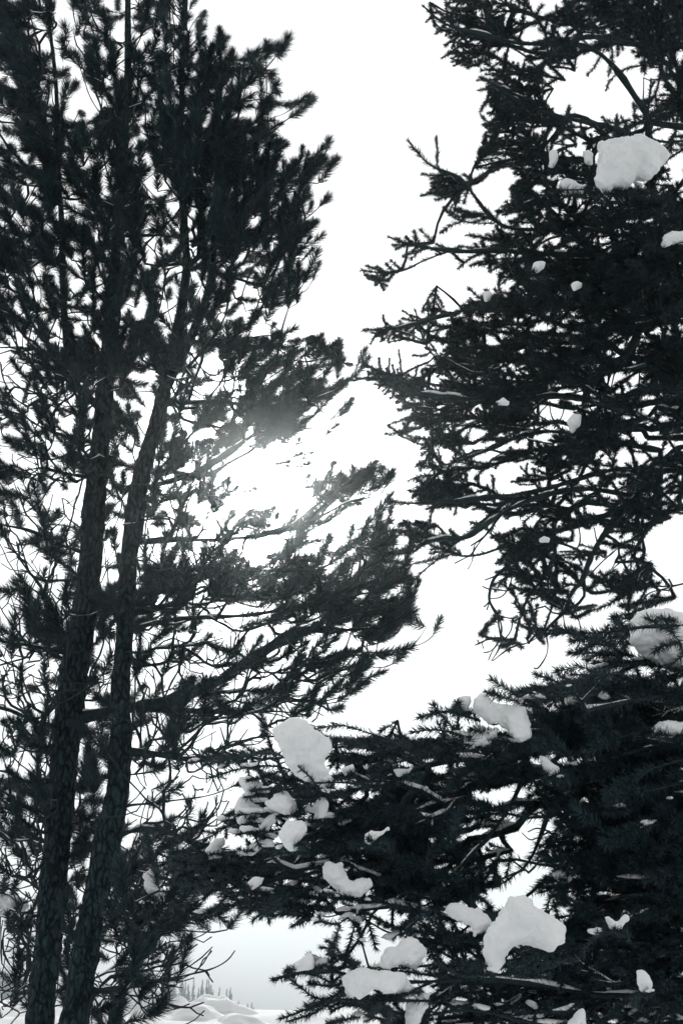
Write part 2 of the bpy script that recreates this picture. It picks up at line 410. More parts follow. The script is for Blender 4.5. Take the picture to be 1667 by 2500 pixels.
def resample(P, step):
    out = [P[0]]
    for a, b in zip(P[:-1], P[1:]):
        l = np.linalg.norm(b - a); k = max(1, int(round(l / step)))
        for j in range(1, k + 1): out.append(a + (b - a) * j / k)
    return np.array(out)
def smooth_poly(P, it=2):
    for _ in range(it):
        Q = [P[0]]
        for a, b in zip(P[:-1], P[1:]): Q += [0.75*a + 0.25*b, 0.25*a + 0.75*b]
        Q.append(P[-1]); P = np.array(Q)
    return P

def grow(s, chains, bias, trunk_pen=0.12, bf=0.25, tip=None, bend=0.5):
    """Prim-like growth. chains: list of (points Nx3, kind, radius); each joins the tree at its first point."""
    A = np.array([c[0][0] for c in chains]); n = len(A)
    best = np.full(n, 1e9); bp = np.zeros(n, int); done = np.zeros(n, bool)
    def relax(i0, i1):
        idx = np.arange(i0, i1)
        for a in range(0, len(idx), 64):
            sub = idx[a:a + 64]
            D = A[:, None, :] - s.pos[None, sub]
            l = np.linalg.norm(D, axis=2) + 1e-6
            e = D / l[..., None]
            turn = (1 - (e * s.dir[None, sub]).sum(2)) * 0.5
            turn[:, s.kind[sub] == 0] = 0.25
            mx, my, _ = proj(A[:, None, :] * 0.5 + s.pos[None, sub] * 0.5)
            gap = np.clip(0.45 - COVER[np.clip((my / CELL).astype(int), 0, 71), np.clip((mx / CELL).astype(int), 0, 47)], 0, 1) / 0.45
            c = l * (1 + 0.9 * turn - bias * e[..., 2] + 1.4 * gap) + bf * s.path[None, sub] + np.where(s.kind[sub] == 0, trunk_pen, 0)[None]
            j = c.argmin(1); v = c[np.arange(n), j]
            m = v < best
            best[m] = v[m]; bp[m] = sub[j[m]]
    relax(0, s.n)
    for _ in range(n):
        i = int(np.where(done, 1e9, best).argmin()); done[i] = True
        pts, kind, r = chains[i][:3]
        n0 = s.n
        td = tip if len(pts) == 1 else unit(pts[1] - pts[0]) * 0.8
        if len(pts) > 1 and td @ (pts[0] - s.pos[bp[i]]) < 0: td = None
        last = s.curve(bp[i], pts[0], kind, td, bend=bend, r=r)
        ids = [last]
        kk = chains[i][4] if len(chains[i]) > 4 else kind
        for p in pts[1:]:
            last = s.add(p, last, kk, r); ids.append(last)
        if len(chains[i]) > 3:
            for at, sub in chains[i][3]:
                q = ids[min(at, len(ids) - 1)]
                for p in sub: q = s.add(p, q, kk, r)
        relax(n0, s.n)

def needles_mesh(P, axis, radial, n_len, n_w, ang):
    """one slim tapering blade per needle"""
    d = unit(axis * np.cos(ang)[:, None] + radial * np.sin(ang)[:, None])
    side = unit(np.cross(d, rng.normal(size=d.shape)))
    l = n_len[:, None]; w = n_w[:, None]
    q = P + d * l * 0.12
    V = np.stack([q + side * w * 0.5, q - side * w * 0.5, P + d * l], 1).reshape(-1, 3)
    T = np.arange(len(P) * 3).reshape(-1, 3)
    return V, T

def tube_rings(C, Dm, R, k):
    u, v = perp(Dm)
    a = np.arange(k) * 2 * math.pi / k
    return C[:, None] + R[:, None, None] * (np.cos(a)[None, :, None] * u[:, None] + np.sin(a)[None, :, None] * v[:, None])

def segs_mesh(C0, D0, R0, C1, D1, R1, k):
    n = len(C0)
    # the same frame on both ends so the faces do not twist
    u, v = perp(D1)
    a = np.arange(k) * 2 * math.pi / k
    ring = np.cos(a)[None, :, None] * u[:, None] + np.sin(a)[None, :, None] * v[:, None]
    A = C0[:, None] + R0[:, None, None] * ring
    B = C1[:, None] + R1[:, None, None] * ring
    V = np.concatenate([A, B], 1).reshape(-1, 3)
    b = np.arange(n)[:, None] * 2 * k; j = np.arange(k)[None]; j2 = (j + 1) % k
    T = np.stack([b + j, b + j2, b + k + j2, b + k + j], -1).reshape(-1, 4)
    return V, T

def ico(sub):
    import bmesh
    bm = bmesh.new(); bmesh.ops.create_icosphere(bm, subdivisions=sub, radius=1.0)
    v = np.array([q.co[:] for q in bm.verts]); f = np.array([[w.index for w in p.verts] for p in bm.faces]); bm.free()
    return v, f
IV1, IF1 = ico(2)
TREE_STATS = {}
def build_tree(name, label, group, trunk, chains, cfg):
    """trunk: list of stems, each (points 3d, radii). chains: for grow()."""
    s = Skeleton()
    base = trunk[0][0][0]
    root = empty(name, tuple(base))
    tag(root, label, 'tree', group)
    org = np.array(base)
    trunk_nodes = []
    for st, (P, R) in enumerate(trunk):
        par = -1
        if st > 0:
            par = int(np.linalg.norm(s.pos[:s.n] - P[0], axis=1).argmin())
        for p, r in zip(P, R): par = s.add(p, par, 0, r)
    for pts, kd, r in [c for c in chains if c[2] > 0.0101 and c[1] == 1]:
        j = int(np.linalg.norm(s.pos[:s.n] - pts[0], axis=1).argmin())
        last = s.curve(j, pts[0], kd, None, r=r) if np.linalg.norm(s.pos[j] - pts[0]) > 0.12 else j
        for p in pts[1:]: last = s.add(p, last, kd, r)
    chains = [c for c in chains if not (c[2] > 0.0101 and c[1] == 1)]
    grow(s, chains, cfg['bias'], cfg['trunk_pen'], cfg['bf'], cfg.get('tip'), cfg.get('bend', 0.5))
    n = s.n; par = s.par[:n]; kind = s.kind[:n]; pos = s.pos[:n]
    tips = np.zeros(n); has = np.zeros(n, bool); dt = np.full(n, 1e9)
    for i in range(n - 1, -1, -1):
        if kind[i] == 0: continue
        if not has[i]: tips[i] = 1; dt[i] = 0
        p = par[i]
        if p >= 0:
            has[p] = True
            if kind[p] != 0:
                tips[p] += tips[i]
                dt[p] = min(dt[p], dt[i] + np.linalg.norm(pos[i] - pos[p]))
    rad = np.maximum(np.minimum(cfg['r0'] * tips ** cfg['rexp'], cfg['r_max']), s.base_r[:n] * np.clip(dt / 0.6, 0.25, 1))
    rad[kind == 2] = np.minimum(rad[kind == 2], cfg.get('bare_r', 0.008) * 1.6) 
    rad[kind == 0] = s.base_r[:n][kind == 0]
    rad = np.where((kind != 0) & (par >= 0), np.minimum(rad, np.where(par >= 0, rad[par], 1) * np.where(kind[par] == 0, 0.55, 1.0)), rad)
    rad = np.where(kind == 0, rad, rad * (1 + 0.22 * np.clip(snoise(pos, 16.0), -1.2, 1.6)))
    # which first-order branch each node belongs to
    br = np.full(n, -1)
    for i in range(n):
        if kind[i] == 0: continue
        p = par[i]
        br[i] = i if kind[p] == 0 else br[p]
    # stems
    for st, (P, R) in enumerate(trunk):
        k = 30
        P2 = resample(P, 0.035)
        tt = np.linalg.norm(np.diff(P, axis=0), axis=1).cumsum(); tt = np.concatenate([[0], tt])
        t2 = np.concatenate([[0], np.linalg.norm(np.diff(P2, axis=0), axis=1).cumsum()])
        R2 = np.interp(t2, tt, R)
        d = unit(np.gradient(P2, axis=0))
        rings = tube_rings(P2, d, R2, k)
        nz = snoise(rings.reshape(-1, 3) * np.array([1, 1, 0.4]), 9.0).reshape(rings.shape[:2])
        nz2 = snoise(rings.reshape(-1, 3) * np.array([1, 1, 0.4]), 34.0).reshape(rings.shape[:2])
        rings = P2[:, None] + (rings - P2[:, None]) * (1 + 0.06 * nz + 0.11 * np.abs(nz2) - 0.06)[..., None]
        V = rings.reshape(-1, 3) - org
        m = len(P2); j = np.arange(k)[None]; b = np.arange(m - 1)[:, None] * k
        T = np.stack([b + j, b + (j + 1) % k, b + k + (j + 1) % k, b + k + j], -1).reshape(-1, 4)
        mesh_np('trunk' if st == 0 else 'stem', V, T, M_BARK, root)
    # needles for the whole tree at once, then split by branch
    idx = np.where(kind != 0)[0]
    p_ = par[idx]
    seg_l = np.linalg.norm(pos[idx] - pos[p_], axis=1)
    sd_ = unit(pos[idx] - pos[p_])
    nl = cfg['needle_run']
    cov = cover_at(*proj(pos[idx])[:2])
    w = np.where(kind[idx] == 2, 0, np.maximum(np.clip(1.3 - dt[idx] / nl, 0, 1), np.where(rad[idx] < 0.03, cfg.get('fur', 0), 0)))
    w = np.where(kind[idx] == 4, 1.0, w)
    cap = np.where(kind[idx] == 3, np.inf, 1)
    keep = np.where(kind[idx] >= 3, 1.0, np.clip(cov * 3.2 - 0.25, 0, 1))
    istip = ~has[idx] & (kind[idx] != 2)
    cnt = rng.poisson(seg_l * cfg['per_m'] * w * keep)
    cnt = cnt + np.where(istip, rng.poisson(cfg['tip_n'], len(idx)) * (keep > 0.15), 0)
    total = int(cnt.sum())
    own = np.repeat(np.arange(len(idx)), cnt)
    first = np.concatenate([[0], cnt.cumsum()[:-1]])
    order = np.arange(total) - first[own]
    body = rng.poisson(0, total)
    is_end = np.zeros(total, bool)
    tipc = istip[own]
    is_end[tipc] = order[tipc] < cfg['tip_n']
    t = rng.uniform(0, 1, total)
    t[is_end] = rng.uniform(0.75, 1.0, is_end.sum())
    P = pos[p_[own]] + (pos[idx[own]] - pos[p_[own]]) * t[:, None]
    ax = sd_[own]
    u, v = perp(ax)
    a = rng.uniform(0, 2 * math.pi, total)
    radial = np.cos(a)[:, None] * u + np.sin(a)[:, None] * v
    radial = unit(radial + np.array([0, 0, cfg.get('lift', 0.0)]))
    ang = rng.uniform(cfg['ang'][0], cfg['ang'][1], total)
    ang[is_end] = rng.uniform(0.05, cfg['ang'][0] + 0.1, is_end.sum())
    ln = cfg['needle_l'] * rng.uniform(0.7, 1.15, total) * (1 + 0.25 * snoise(P, 1.2))
    wd = np.full(total, cfg['needle_w']) * rng.uniform(0.8, 1.2, total)
    nb = br[idx[own]]
    TREE_STATS[name + label[:14]] = (total, len(np.unique(br)) - 1, n)
    # snow lying along the upper sides
    sn = snoise(pos, cfg.get('snow_f', 3.0)) + 0.4 * snoise(pos, 9.0)
    srad = np.clip((sn - cfg['snow_t']) * 1.3, 0, 1) * cfg['snow_r'] * np.clip(1 - np.abs(s.dir[:n, 2]) * 1.1, 0, 1)
    srad = srad * np.clip(0.5 + rad / 0.02, 0.5, 1.6)
    srad[(kind == 0) | (rad < 0.0055)] = 0
    crumb = (kind != 0) & (np.abs(s.dir[:n, 2]) < 0.75) & (rng.random(n) < 0.7 * cfg['crumbs'] * np.clip(-0.1 + 1.6 * snoise(pos, 3.2), 0, 2.2))
    crumb_r = rng.uniform(0.4, 1.0, n) ** 1.5 * cfg['crumb_r']
    ub = np.unique(br[idx])
    segb = br[idx]
    od = np.argsort(nb, kind='stable'); nb_s = nb[od]
    lo = np.searchsorted(nb_s, ub, 'left'); hi = np.searchsorted(nb_s, ub, 'right')
    for q, b in enumerate(ub):
        m = segb == b
        ci = idx[m]; pi = par[ci]
        r1 = rad[ci]; r0 = np.where(kind[pi] == 0, r1 * 1.15, np.minimum(rad[pi], r1 * 1.5))
        k = 5 if r1.max() > 0.024 else 4
        V, T = segs_mesh(pos[pi], sd_[m], r0, pos[ci] + sd_[m] * 0.004, sd_[m], r1, k)
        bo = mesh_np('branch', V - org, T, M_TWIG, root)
        sel = od[lo[q]:hi[q]]
        if len(sel) > 3:
            V, T = needles_mesh(P[sel], ax[sel], radial[sel], ln[sel], wd[sel], ang[sel])
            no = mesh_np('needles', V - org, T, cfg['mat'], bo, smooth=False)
            no['kind'] = 'stuff'
        s1 = srad[ci]; s0 = srad[pi]
        sm = (s1 + s0) > cfg['snow_r'] * 0.12
        Vc, Tc = np.zeros((0, 3)), np.zeros((0, 4), int)
        cm = ci[crumb[ci]]
        if len(cm):
            rr = crumb_r[cm][:, None, None]
            sq = IV1[None] * rr * np.array([1.0, 1.0, 0.5])
            al = s.dir[cm][:, None]
            sq = sq + al * (sq * al).sum(2, keepdims=True) * 0.8
            sq = sq * (1 + 0.4 * snoise(sq + pos[cm][:, None], 70.0))[..., None]
            Vc = (sq + (pos[cm] + np.array([0, 0, 1.0]) * (rad[cm] + crumb_r[cm] * 0.35)[:, None])[:, None]).reshape(-1, 3)
            Tc = (IF1[None] + (np.arange(len(cm)) * len(IV1))[:, None, None]).reshape(-1, 3)
            V = Vc - org
            co = mesh_np('snow_crumbs', V, Tc, M_SNOW, bo)
            co['kind'] = 'stuff'
        if sm.sum() > 2:
            up = np.array([0, 0, 1.0])
            c1 = pos[ci][sm] + up * (rad[ci][sm] + 0.35 * s1[sm])[:, None]
            c0 = pos[pi][sm] + up * (rad[ci][sm] + 0.35 * s0[sm])[:, None]
            V, T = segs_mesh(c0, sd_[m][sm], s0[sm] + 0.001, c1, sd_[m][sm], s1[sm] + 0.001, 7)
            so = mesh_np('snow_cover', V - org, T, M_SNOW, bo)
            so['kind'] = 'stuff'
    return s

def stem(pts, Y, to_ground=True, above=None):
    """pts from top of frame downwards or upwards: (px, py, half width px); returned base first"""
    a = np.array(sorted(pts, key=lambda q: -q[1]), float)
    Yv = np.full(len(a), Y) if np.isscalar(Y) else np.interp(a[:, 1], Y[0], Y[1])
    P = unproj(a[:, 0], a[:, 1], Yv)
    R = a[:, 2] * proj(P)[2] / F
    if to_ground:
        d = P[0] - P[1]; gz = float(ground_z(P[0][0], P[0][1])) - 0.25
        t = (P[0][2] - gz) / max(-d[2], 1e-3)
        P = np.concatenate([[P[0] + d * t], P]); R = np.concatenate([[R[0] * 1.35], R])
    tt = np.concatenate([[0], np.linalg.norm(np.diff(P, axis=0), axis=1).cumsum()])
    P2 = smooth_poly(P, 2)
    t2 = np.concatenate([[0], np.linalg.norm(np.diff(P2, axis=0), axis=1).cumsum()])
    t2 = t2 * tt[-1] / t2[-1]
    R2 = np.interp(t2, tt, R)
    P3 = resample(P2, 0.16)
    t3 = np.concatenate([[0], np.linalg.norm(np.diff(P3, axis=0), axis=1).cumsum()]); t3 = t3 * tt[-1] / t3[-1]
    return P3, np.interp(t3, t2, R2)

def chain(pts, Y0, Y1, kind=3, r=0.0, step=0.07):
    a = np.array(pts, float)
    tt = np.concatenate([[0], np.hypot(*np.diff(a, axis=0).T).cumsum()])
    P = unproj(a[:, 0], a[:, 1], Y0 + (Y1 - Y0) * tt / tt[-1])
    return (resample(smooth_poly(P, 2), step), kind, r)

# trunk geometry in the photo
A_ST = [(97,2500,33),(137,2084,33),(175,1667,34),(215,1460,29),(230,1250,28),(241,1120,23),(255,1000,21),(265,834,18),(285,600,13),(295,417,11),(314,200,9),(312,0,7),(318,-260,3)]
A_FORK = [(238,990,9),(172,930,8),(155,760,8),(152,531,7),(143,441,6),(140,200,5),(112,0,4),(100,-160,2)]
B_ST = [(180,2500,32),(222,2250,30),(256,2084,32),(286,1960,30),(296,1840,26),(295,1667,23),(308,1500,21),(324,1250,22),(362,1100,20),(392,1000,18),(428,834,13),(460,660,10),(450,560,9),(440,400,8),(445,200,6),(455,0,5),(460,-220,2)]
B_FORK = [(400,960,12),(468,822,11),(512,715,9),(526,560,8),(530,400,7),(540,200,5),(538,95,2.5)]
def hw_at(st, y):
    a = np.array(sorted(st, key=lambda q: q[1]), float)
    return np.interp(y, a[:, 1], a[:, 0]), np.interp(y, a[:, 1], a[:, 2])

YA, YB, YD, YS, YN = 10.0, 9.6, 12.6, 8.5, 5.0

GAIN_ROWS = '''22161617151212152226221611111316
18121419181514161921191512090913
18131418201817161818171713090811
19161517202017161514141515110910
20181516202219151311091113121011
20171616182221151312090912131214
17161616161818141415131112141415
18171717161614131516151413141515
24222020212016141515151413131315
20191920232523181713131312111113
13141618212423181710101111111211
13141517202018171710091010101110
13141416181817171711091012110908
13131417171817171711111314110808
15151719171717171712141714110808
17151615171818171713141311111008
14121010171717171713100809131513
11110909111108081012100910151716
12141210090908091212121110121718
14161512111212121513100908091620
12171613141614121212090808111619
09151512121110080808090911161717
09131310080808080808101317191715
09121008080808080808111821181516'''.split()
GAIN = np.array([[int(r[i:i + 2]) / 20 for i in range(0, 32, 2)] for r in GAIN_ROWS])   # local thinning and thickening of the crowns
TWIG_ZONES = [(417, 860, 600, 1020, 0.4), (330, 1470, 720, 1860, 0.4), (320, 1860, 570, 2060, 0.4), (0, 840, 110, 1010, 0.4), (0, 1180, 190, 1480, 0.6), (0, 1560, 140, 1760, 0.5), (190, 1560, 300, 1760, 0.5)]
STEM_PX = [np.array(sorted(q, key=lambda v: v[1]), float).T[[1, 0, 2]] for q in (A_ST, B_ST)]
def sample_attractors(owner, gain):
    """points spread over the squares of one tree; more where the photo is darker"""
    pts = []
    for r in range(-4, 75):
        for c in range(-4, 52):
            cv = COVER[min(max(r, 0), 71), min(max(c, 0), 47)]
            if cv < 0.06: continue
            lam = -math.log(1 - min(cv, 0.97)) * gain * GAIN[min(max(r, 0), 71) // 3, min(max(c, 0), 47) // 3]
            if r < 0 or c < 0 or r > 71 or c > 47: lam *= 0.45
            lam *= 0.45 + 0.75 * cv
            for zx0, zy0, zx1, zy1, zf in TWIG_ZONES:
                if zx0 < (c + 0.5) * CELL < zx1 and zy0 < (r + 0.5) * CELL < zy1: lam *= zf; break
            k = rng.poisson(lam)
            for _ in range(k):
                x = (c + rng.random()) * CELL; y = (r + rng.random()) * CELL
                if y > 930 and any(abs(x - np.interp(y, q[0], q[1])) < np.interp(y, q[0], q[2]) + 8 for q in STEM_PX) and rng.random() < 0.75: continue
                if owner(x, y): pts.append((x, y))
    return np.array(pts)
def own_near(x, y): return bool(inside(x, y, NEAR_POLY))
def own_spruce(x, y): return (not own_near(x, y)) and x > spruce_edge(y)
def own_pine(x, y): return (not own_near(x, y)) and x <= spruce_edge(y)
def own_a(x, y): return own_pine(x, y) and x < pine_split(y) + rng.normal() * 25 and not (y > 1950 and rng.random() < 0.45)
def own_b(x, y): return own_pine(x, y) and x >= pine_split(y) + rng.normal() * 25 and not (y > 1950 and rng.random() < 0.45)
def own_d(x, y): return own_pine(x, y) and y > 1900 and x < 560 and rng.random() < 0.55

def depth_for(pts, Y, cx, R, front=0.9):
    """spread through the round crown: most depth near the stem, none at the outline"""
    x3 = unproj(pts[:, 0], pts[:, 1], np.full(len(pts), Y))[:, 0]
    room = np.sqrt(np.maximum(R * R - (x3 - cx) ** 2, (0.28 * R) ** 2))
    return Y + rng.uniform(-1, 1, len(pts)) * room * front
def keep_clear(pts, Yv):
    """leave the snow clumps in view: foliage over a clump stands behind it"""
    for poly, yc, _ in CLUMPS:
        x0 = min(p[0] for p in poly); x1 = max(p[0] for p in poly); y0 = min(p[1] for p in poly); y1 = max(p[1] for p in poly)
        cx, cy = (x0 + x1) / 2, (y0 + y1) / 2
        big = [((p[0] - cx) * 1.1 + cx, (p[1] - cy) * 1.1 + cy) for p in poly]
        m = inside(pts[:, 0], pts[:, 1], big) & (pts[:, 1] < y0 + 0.72 * (y1 - y0) + 40 * (rng.random(len(Yv)) < 0.6)) & (Yv < yc + 0.1) & (rng.random(len(Yv)) < 0.9)
        Yv[m] = yc + 0.1 + rng.random(m.sum()) * 0.3
    return Yv
def clear_stems(pts, Yv, stems, Y, y_from):
    for st in stems:
        cx, hw = hw_at(st, pts[:, 1])
        m = (np.abs(pts[:, 0] - cx) < hw + 14) & (pts[:, 1] > y_from) & (Yv < Y + 0.3)
        ok = rng.random(len(pts)) < 0.95
        m &= ok
        Yv[m] = Y + 0.3 + rng.random(m.sum()) * 0.8
    return Yv
def sprays(pts, Yv, cx, axis_y, form):
    """one shoot per point: a pine brush, or a spruce spray with side shoots in pairs"""
    P = unproj(pts[:, 0], pts[:, 1], Yv)
    out = []
    for p in P:
        o = np.array([p[0] - cx(p[2]), p[1] - axis_y, 0.0]); o /= max(np.linalg.norm(o), 0.15)
        for attempt in range(6):
            d = unit(o * form['out'] + np.array([0, 0, form['up']]) + rng.normal(size=3) * (form['rnd'] + 0.12 * attempt))
            ln = form['len'] * rng.uniform(0.65, 1.25)
            a = p - d * ln * 0.5; b = p + d * ln * 0.5
            tx, ty, _ = proj(np.array([b + d * 0.03, p, b - d * ln * 0.25]))
            cc = cover_at(tx, ty)
            if cc.min() > 0.34: break
        if cc.min() < 0.16: continue
        up = np.array([0, 0, 1.0]) * form['curl'] * ln
        k = max(3, int(ln / 0.055))
        t = np.linspace(0, 1, k + 1)[:, None]
        C = a + (b - a) * t + up * t ** 2
        subs = []
        if form['side'] > 0:
            u = unit(np.cross(d, np.array([0, 0, 1.0])) + rng.normal(size=3) * 0.25)
            m = form['side'] + rng.integers(-1, 2)
            for q in range(m):
                f = (q + 0.7) / (m + 0.6)
                at = int(f * k); sg = 1 if q % 2 else -1
                sl = form['slen'] * (1.15 - 0.75 * f) * rng.uniform(0.6, 1.2)
                e = unit(d * 0.75 + u * sg * 0.8 + rng.normal(size=3) * 0.22 - np.array([0, 0, form['droop']]))
                st = max(1, int(sl / 0.05))
                subs.append((at, [C[at] + e * sl * (w + 1) / st for w in range(st)]))
        out.append((C, 1, 0.0, subs, 4))
    return out
def as_chains(pts, Yv, kind=1):
    P = unproj(pts[:, 0], pts[:, 1], Yv)
    return [(P[i:i + 1], kind, 0.0) for i in range(len(P))]

# bare-twig squares of the pines: (x0, y0, x1, y1, how many)
def bare_points(rects):
    pts = []
    for x0, y0, x1, y1, k in rects:
        for _ in range(int(k * 1.7)): pts.append((rng.uniform(x0, x1), rng.uniform(y0, y1)))
    return np.array(pts)

# ---- pine A
a_limbs = [
 ([(180,1775),(140,1775),(80,1760),(32,1736),(0,1728),(-70,1712)], 10.0, 9.3, 0.03),
 ([(190,1594),(160,1592),(80,1577),(40,1570),(0,1564),(-60,1555)], 10.0, 9.4, 0.026),
 ([(185,1600),(160,1570),(128,1516),(106,1436),(66,1391),(27,1330),(5,1290)], 10.0, 9.3, 0.02),
 ([(215,1350),(190,1345),(133,1325),(80,1295),(0,1280),(-50,1270)], 10.0, 9.4, 0.022),
 ([(235,1165),(215,1165),(173,1158),(133,1150),(106,1140),(40,1153),(-10,1166)], 10.0, 9.4, 0.022),
 ([(245,1085),(140,1060),(75,1030),(50,1000),(25,983),(-40,975)], 10.0, 9.5, 0.028),
 ([(275,803),(345,787),(417,760),(470,705)], 10.0, 9.7, 0.02),
 ([(288,577),(372,574),(417,577),(470,590)], 10.0, 9.6, 0.016),
 ([(292,507),(417,495),(450,480)], 10.0, 9.8, 0.016),
 ([(185,1755),(235,1748),(320,1728),(417,1714),(530,1667),(600,1620),(660,1580),(725,1545),(765,1537),(834,1540),(905,1535)], 10.0, 9.0, 0.045),
 ([(330,1733),(417,1733),(480,1737),(600,1738),(685,1736),(740,1745)], 9.85, 9.3, 0.022),
 ([(250,1160),(275,1170),(298,1228),(318,1250)], 9.85, 9.6, 0.02),
]
a_shoots = [
 [(65,420),(95,330),(110,260),(118,220)], [(70,240),(100,180),(120,140)], [(60,200),(45,90),(40,30)], [(130,250),(125,205),(160,175)],
 [(125,285),(155,245),(180,215)], [(150,270),(165,240),(185,205)], [(150,120),(165,85),(160,70)], [(170,100),(150,150),(160,130)],
 [(240,120),(200,95),(180,45),(178,0)], [(245,120),(225,70),(205,15)], [(300,115),(260,90),(232,60),(215,5)],
 [(260,250),(215,190),(190,140)], [(255,290),(220,240),(205,190),(185,135)], [(250,270),(212,150),(213,138)],
 [(320,40),(285,30),(250,28)], [(80,1230),(60,1180),(35,1150)], [(110,1170),(108,1130),(108,1115)],
 [(205,1140),(170,1130),(140,1115)], [(130,1170),(150,1180),(160,1190)], [(100,890),(90,860),(78,850)], [(130,960),(100,925),(85,905)],
 [(110,1080),(70,1090),(32,1092)], [(130,1290),(115,1295),(140,1255)], [(60,1450),(45,1440),(40,1430)], [(90,1480),(75,1465),(70,1445)],
 [(120,1420),(105,1415),(108,1400)], [(20,1775),(18,1770),(14,1765)], [(60,1760),(62,1735),(58,1715)], [(110,1745),(112,1725),(116,1712)],
 [(235,1700),(232,1690),(245,1705)],
]
# ---- pine B
b_limbs = [
 ([(330,1735),(360,1190),(417,1175)][1:] + [(480,1155),(560,1105),(620,1060),(665,1030),(715,1015)], 9.6, 8.9, 0.03),
 ([(395,985),(430,985),(520,980),(600,988),(650,995),(705,985)], 9.6, 9.1, 0.018),
 ([(335,1325),(440,1320),(560,1318),(640,1305),(710,1290),(740,1265),(790,1215),(830,1190)], 9.6, 8.8, 0.022),
 ([(740,1280),(790,1258),(840,1228),(890,1215),(925,1195),(948,1165)], 8.85, 8.6, 0.012),
 ([(310,1500),(420,1480),(520,1430),(610,1420),(660,1395),(720,1380)], 9.6, 9.0, 0.02),
 ([(310,1540),(420,1510),(530,1508),(640,1500),(760,1470),(850,1440)], 9.6, 8.8, 0.02),
 ([(280,2045),(300,2036),(356,2021),(417,2030),(470,2060),(540,2075)], 9.6, 9.0, 0.03),
 ([(290,1975),(320,1965),(370,1962),(417,1955),(510,1945),(577,1917)], 9.6, 9.3, 0.01),
 ([(230,2420),(300,2412),(417,2390),(470,2378),(520,2366),(556,2346),(573,2322)], 9.6, 8.6, 0.012),
 ([(245,2130),(330,2125),(420,2150),(500,2170)], 9.6, 9.2, 0.02),
 ([(300,1835),(380,1840),(440,1855),(520,1850)], 9.6, 9.2, 0.016),
]
b_shoots = [
 [(655,290),(650,200),(650,108)], [(648,190),(625,165),(610,138)], [(655,160),(672,140),(686,120)], [(670,286),(700,276),(745,238)],
 [(540,250),(536,160),(537,82)], [(560,240),(570,180),(568,130)], [(500,200),(505,130),(498,105)], [(590,260),(600,210),(614,186)], [(470,110),(485,90),(497,70)],
 [(452,50),(460,30),(478,-5)], [(448,60),(442,25),(436,-5)], [(655,330),(675,315),(690,300)], [(660,380),(685,365),(697,355)],
 [(640,460),(707,446),(760,428),(812,396)], [(762,425),(792,385),(803,345)], [(720,440),(731,405),(738,368)], [(690,450),(692,425),(694,402)], [(735,435),(752,418),(768,408)],
 [(660,545),(718,515),(740,498),(750,468)], [(670,560),(730,545),(770,516),(797,486)], [(745,530),(758,512),(760,500)], [(680,640),(736,610),(765,596),(781,580)], [(670,660),(735,640),(760,612)],
 [(640,730),(694,727),(744,716),(765,683),(776,650)], [(660,690),(705,680),(740,670)], [(600,760),(650,750),(690,738)], [(620,850),(651,825),(668,793)], [(640,850),(680,825),(713,806)],
 [(640,935),(710,888),(740,868),(762,848)], [(720,930),(768,900),(776,865),(787,838)], [(740,940),(800,905),(814,870),(825,838)], [(720,880),(718,868),(722,858)],
 [(720,990),(790,965),(834,948),(866,908),(888,860)], [(780,960),(815,945),(840,930)], [(690,1040),(747,1047),(789,1044),(811,1020),(852,982)], [(810,1022),(830,1015),(845,1000)],
 [(690,1080),(744,1084),(784,1073),(817,1042)], [(640,1105),(691,1127),(715,1105),(729,1078)], [(690,1128),(725,1128),(757,1108)], [(480,1195),(534,1206),(575,1212),(615,1195)],
 [(440,1190),(470,1130),(480,1090)], [(500,1170),(510,1110),(512,1085)], [(430,1080),(446,1070),(444,1060)],
 [(710,1295),(730,1240),(752,1168)], [(740,1262),(775,1220),(800,1196),(828,1178)], [(795,1190),(800,1165),(812,1138)], [(545,1318),(575,1285),(612,1252)], [(470,1320),(462,1290),(470,1272)], [(528,1315),(535,1275),(528,1228)],
 [(640,1305),(638,1290),(642,1275)], [(668,1300),(672,1280),(676,1262)], [(735,1292),(728,1350),(725,1400)], [(745,1300),(748,1350),(735,1400)], [(560,1420),(580,1395),(590,1372)], [(470,1390),(490,1360),(500,1330)],
 [(845,1225),(858,1190),(862,1150)], [(900,1215),(905,1195),(914,1168)], [(850,1220),(838,1190),(832,1165)], [(930,1205),(940,1190),(955,1160)],
 [(860,1330),(920,1300),(925,1262)], [(880,1340),(940,1295),(955,1245)], [(900,1420),(951,1402),(985,1385),(998,1352)], [(890,1450),(960,1425),(985,1400)], [(890,1490),(975,1455),(996,1418)], [(900,1520),(960,1500),(994,1462)], [(880,1560),(950,1520),(1000,1498)], [(880,1580),(930,1570),(970,1545)],
 [(840,1590),(905,1595),(960,1588),(1005,1580),(1040,1568),(1063,1545),(1072,1518)], [(835,1630),(885,1624),(925,1632),(960,1622),(980,1602)], [(820,1645),(850,1650),(890,1660),(925,1645)], [(760,1720),(830,1703),(860,1692),(888,1671)],
 [(740,1725),(770,1720),(810,1685)], [(700,1740),(745,1738),(762,1715)], [(650,1690),(672,1690),(700,1680)], [(400,1690),(420,1680),(450,1683)], [(320,1770),(350,1775),(362,1760)], [(330,1890),(375,1885),(395,1875)], [(400,1935),(435,1925),(452,1910)],
 [(440,2000),(470,1985),(462,1965)], [(470,2030),(488,2015),(492,2000)],
 [(500,2240),(530,2235),(545,2245)],
]
def jit(a): return a + rng.normal() * 0.25
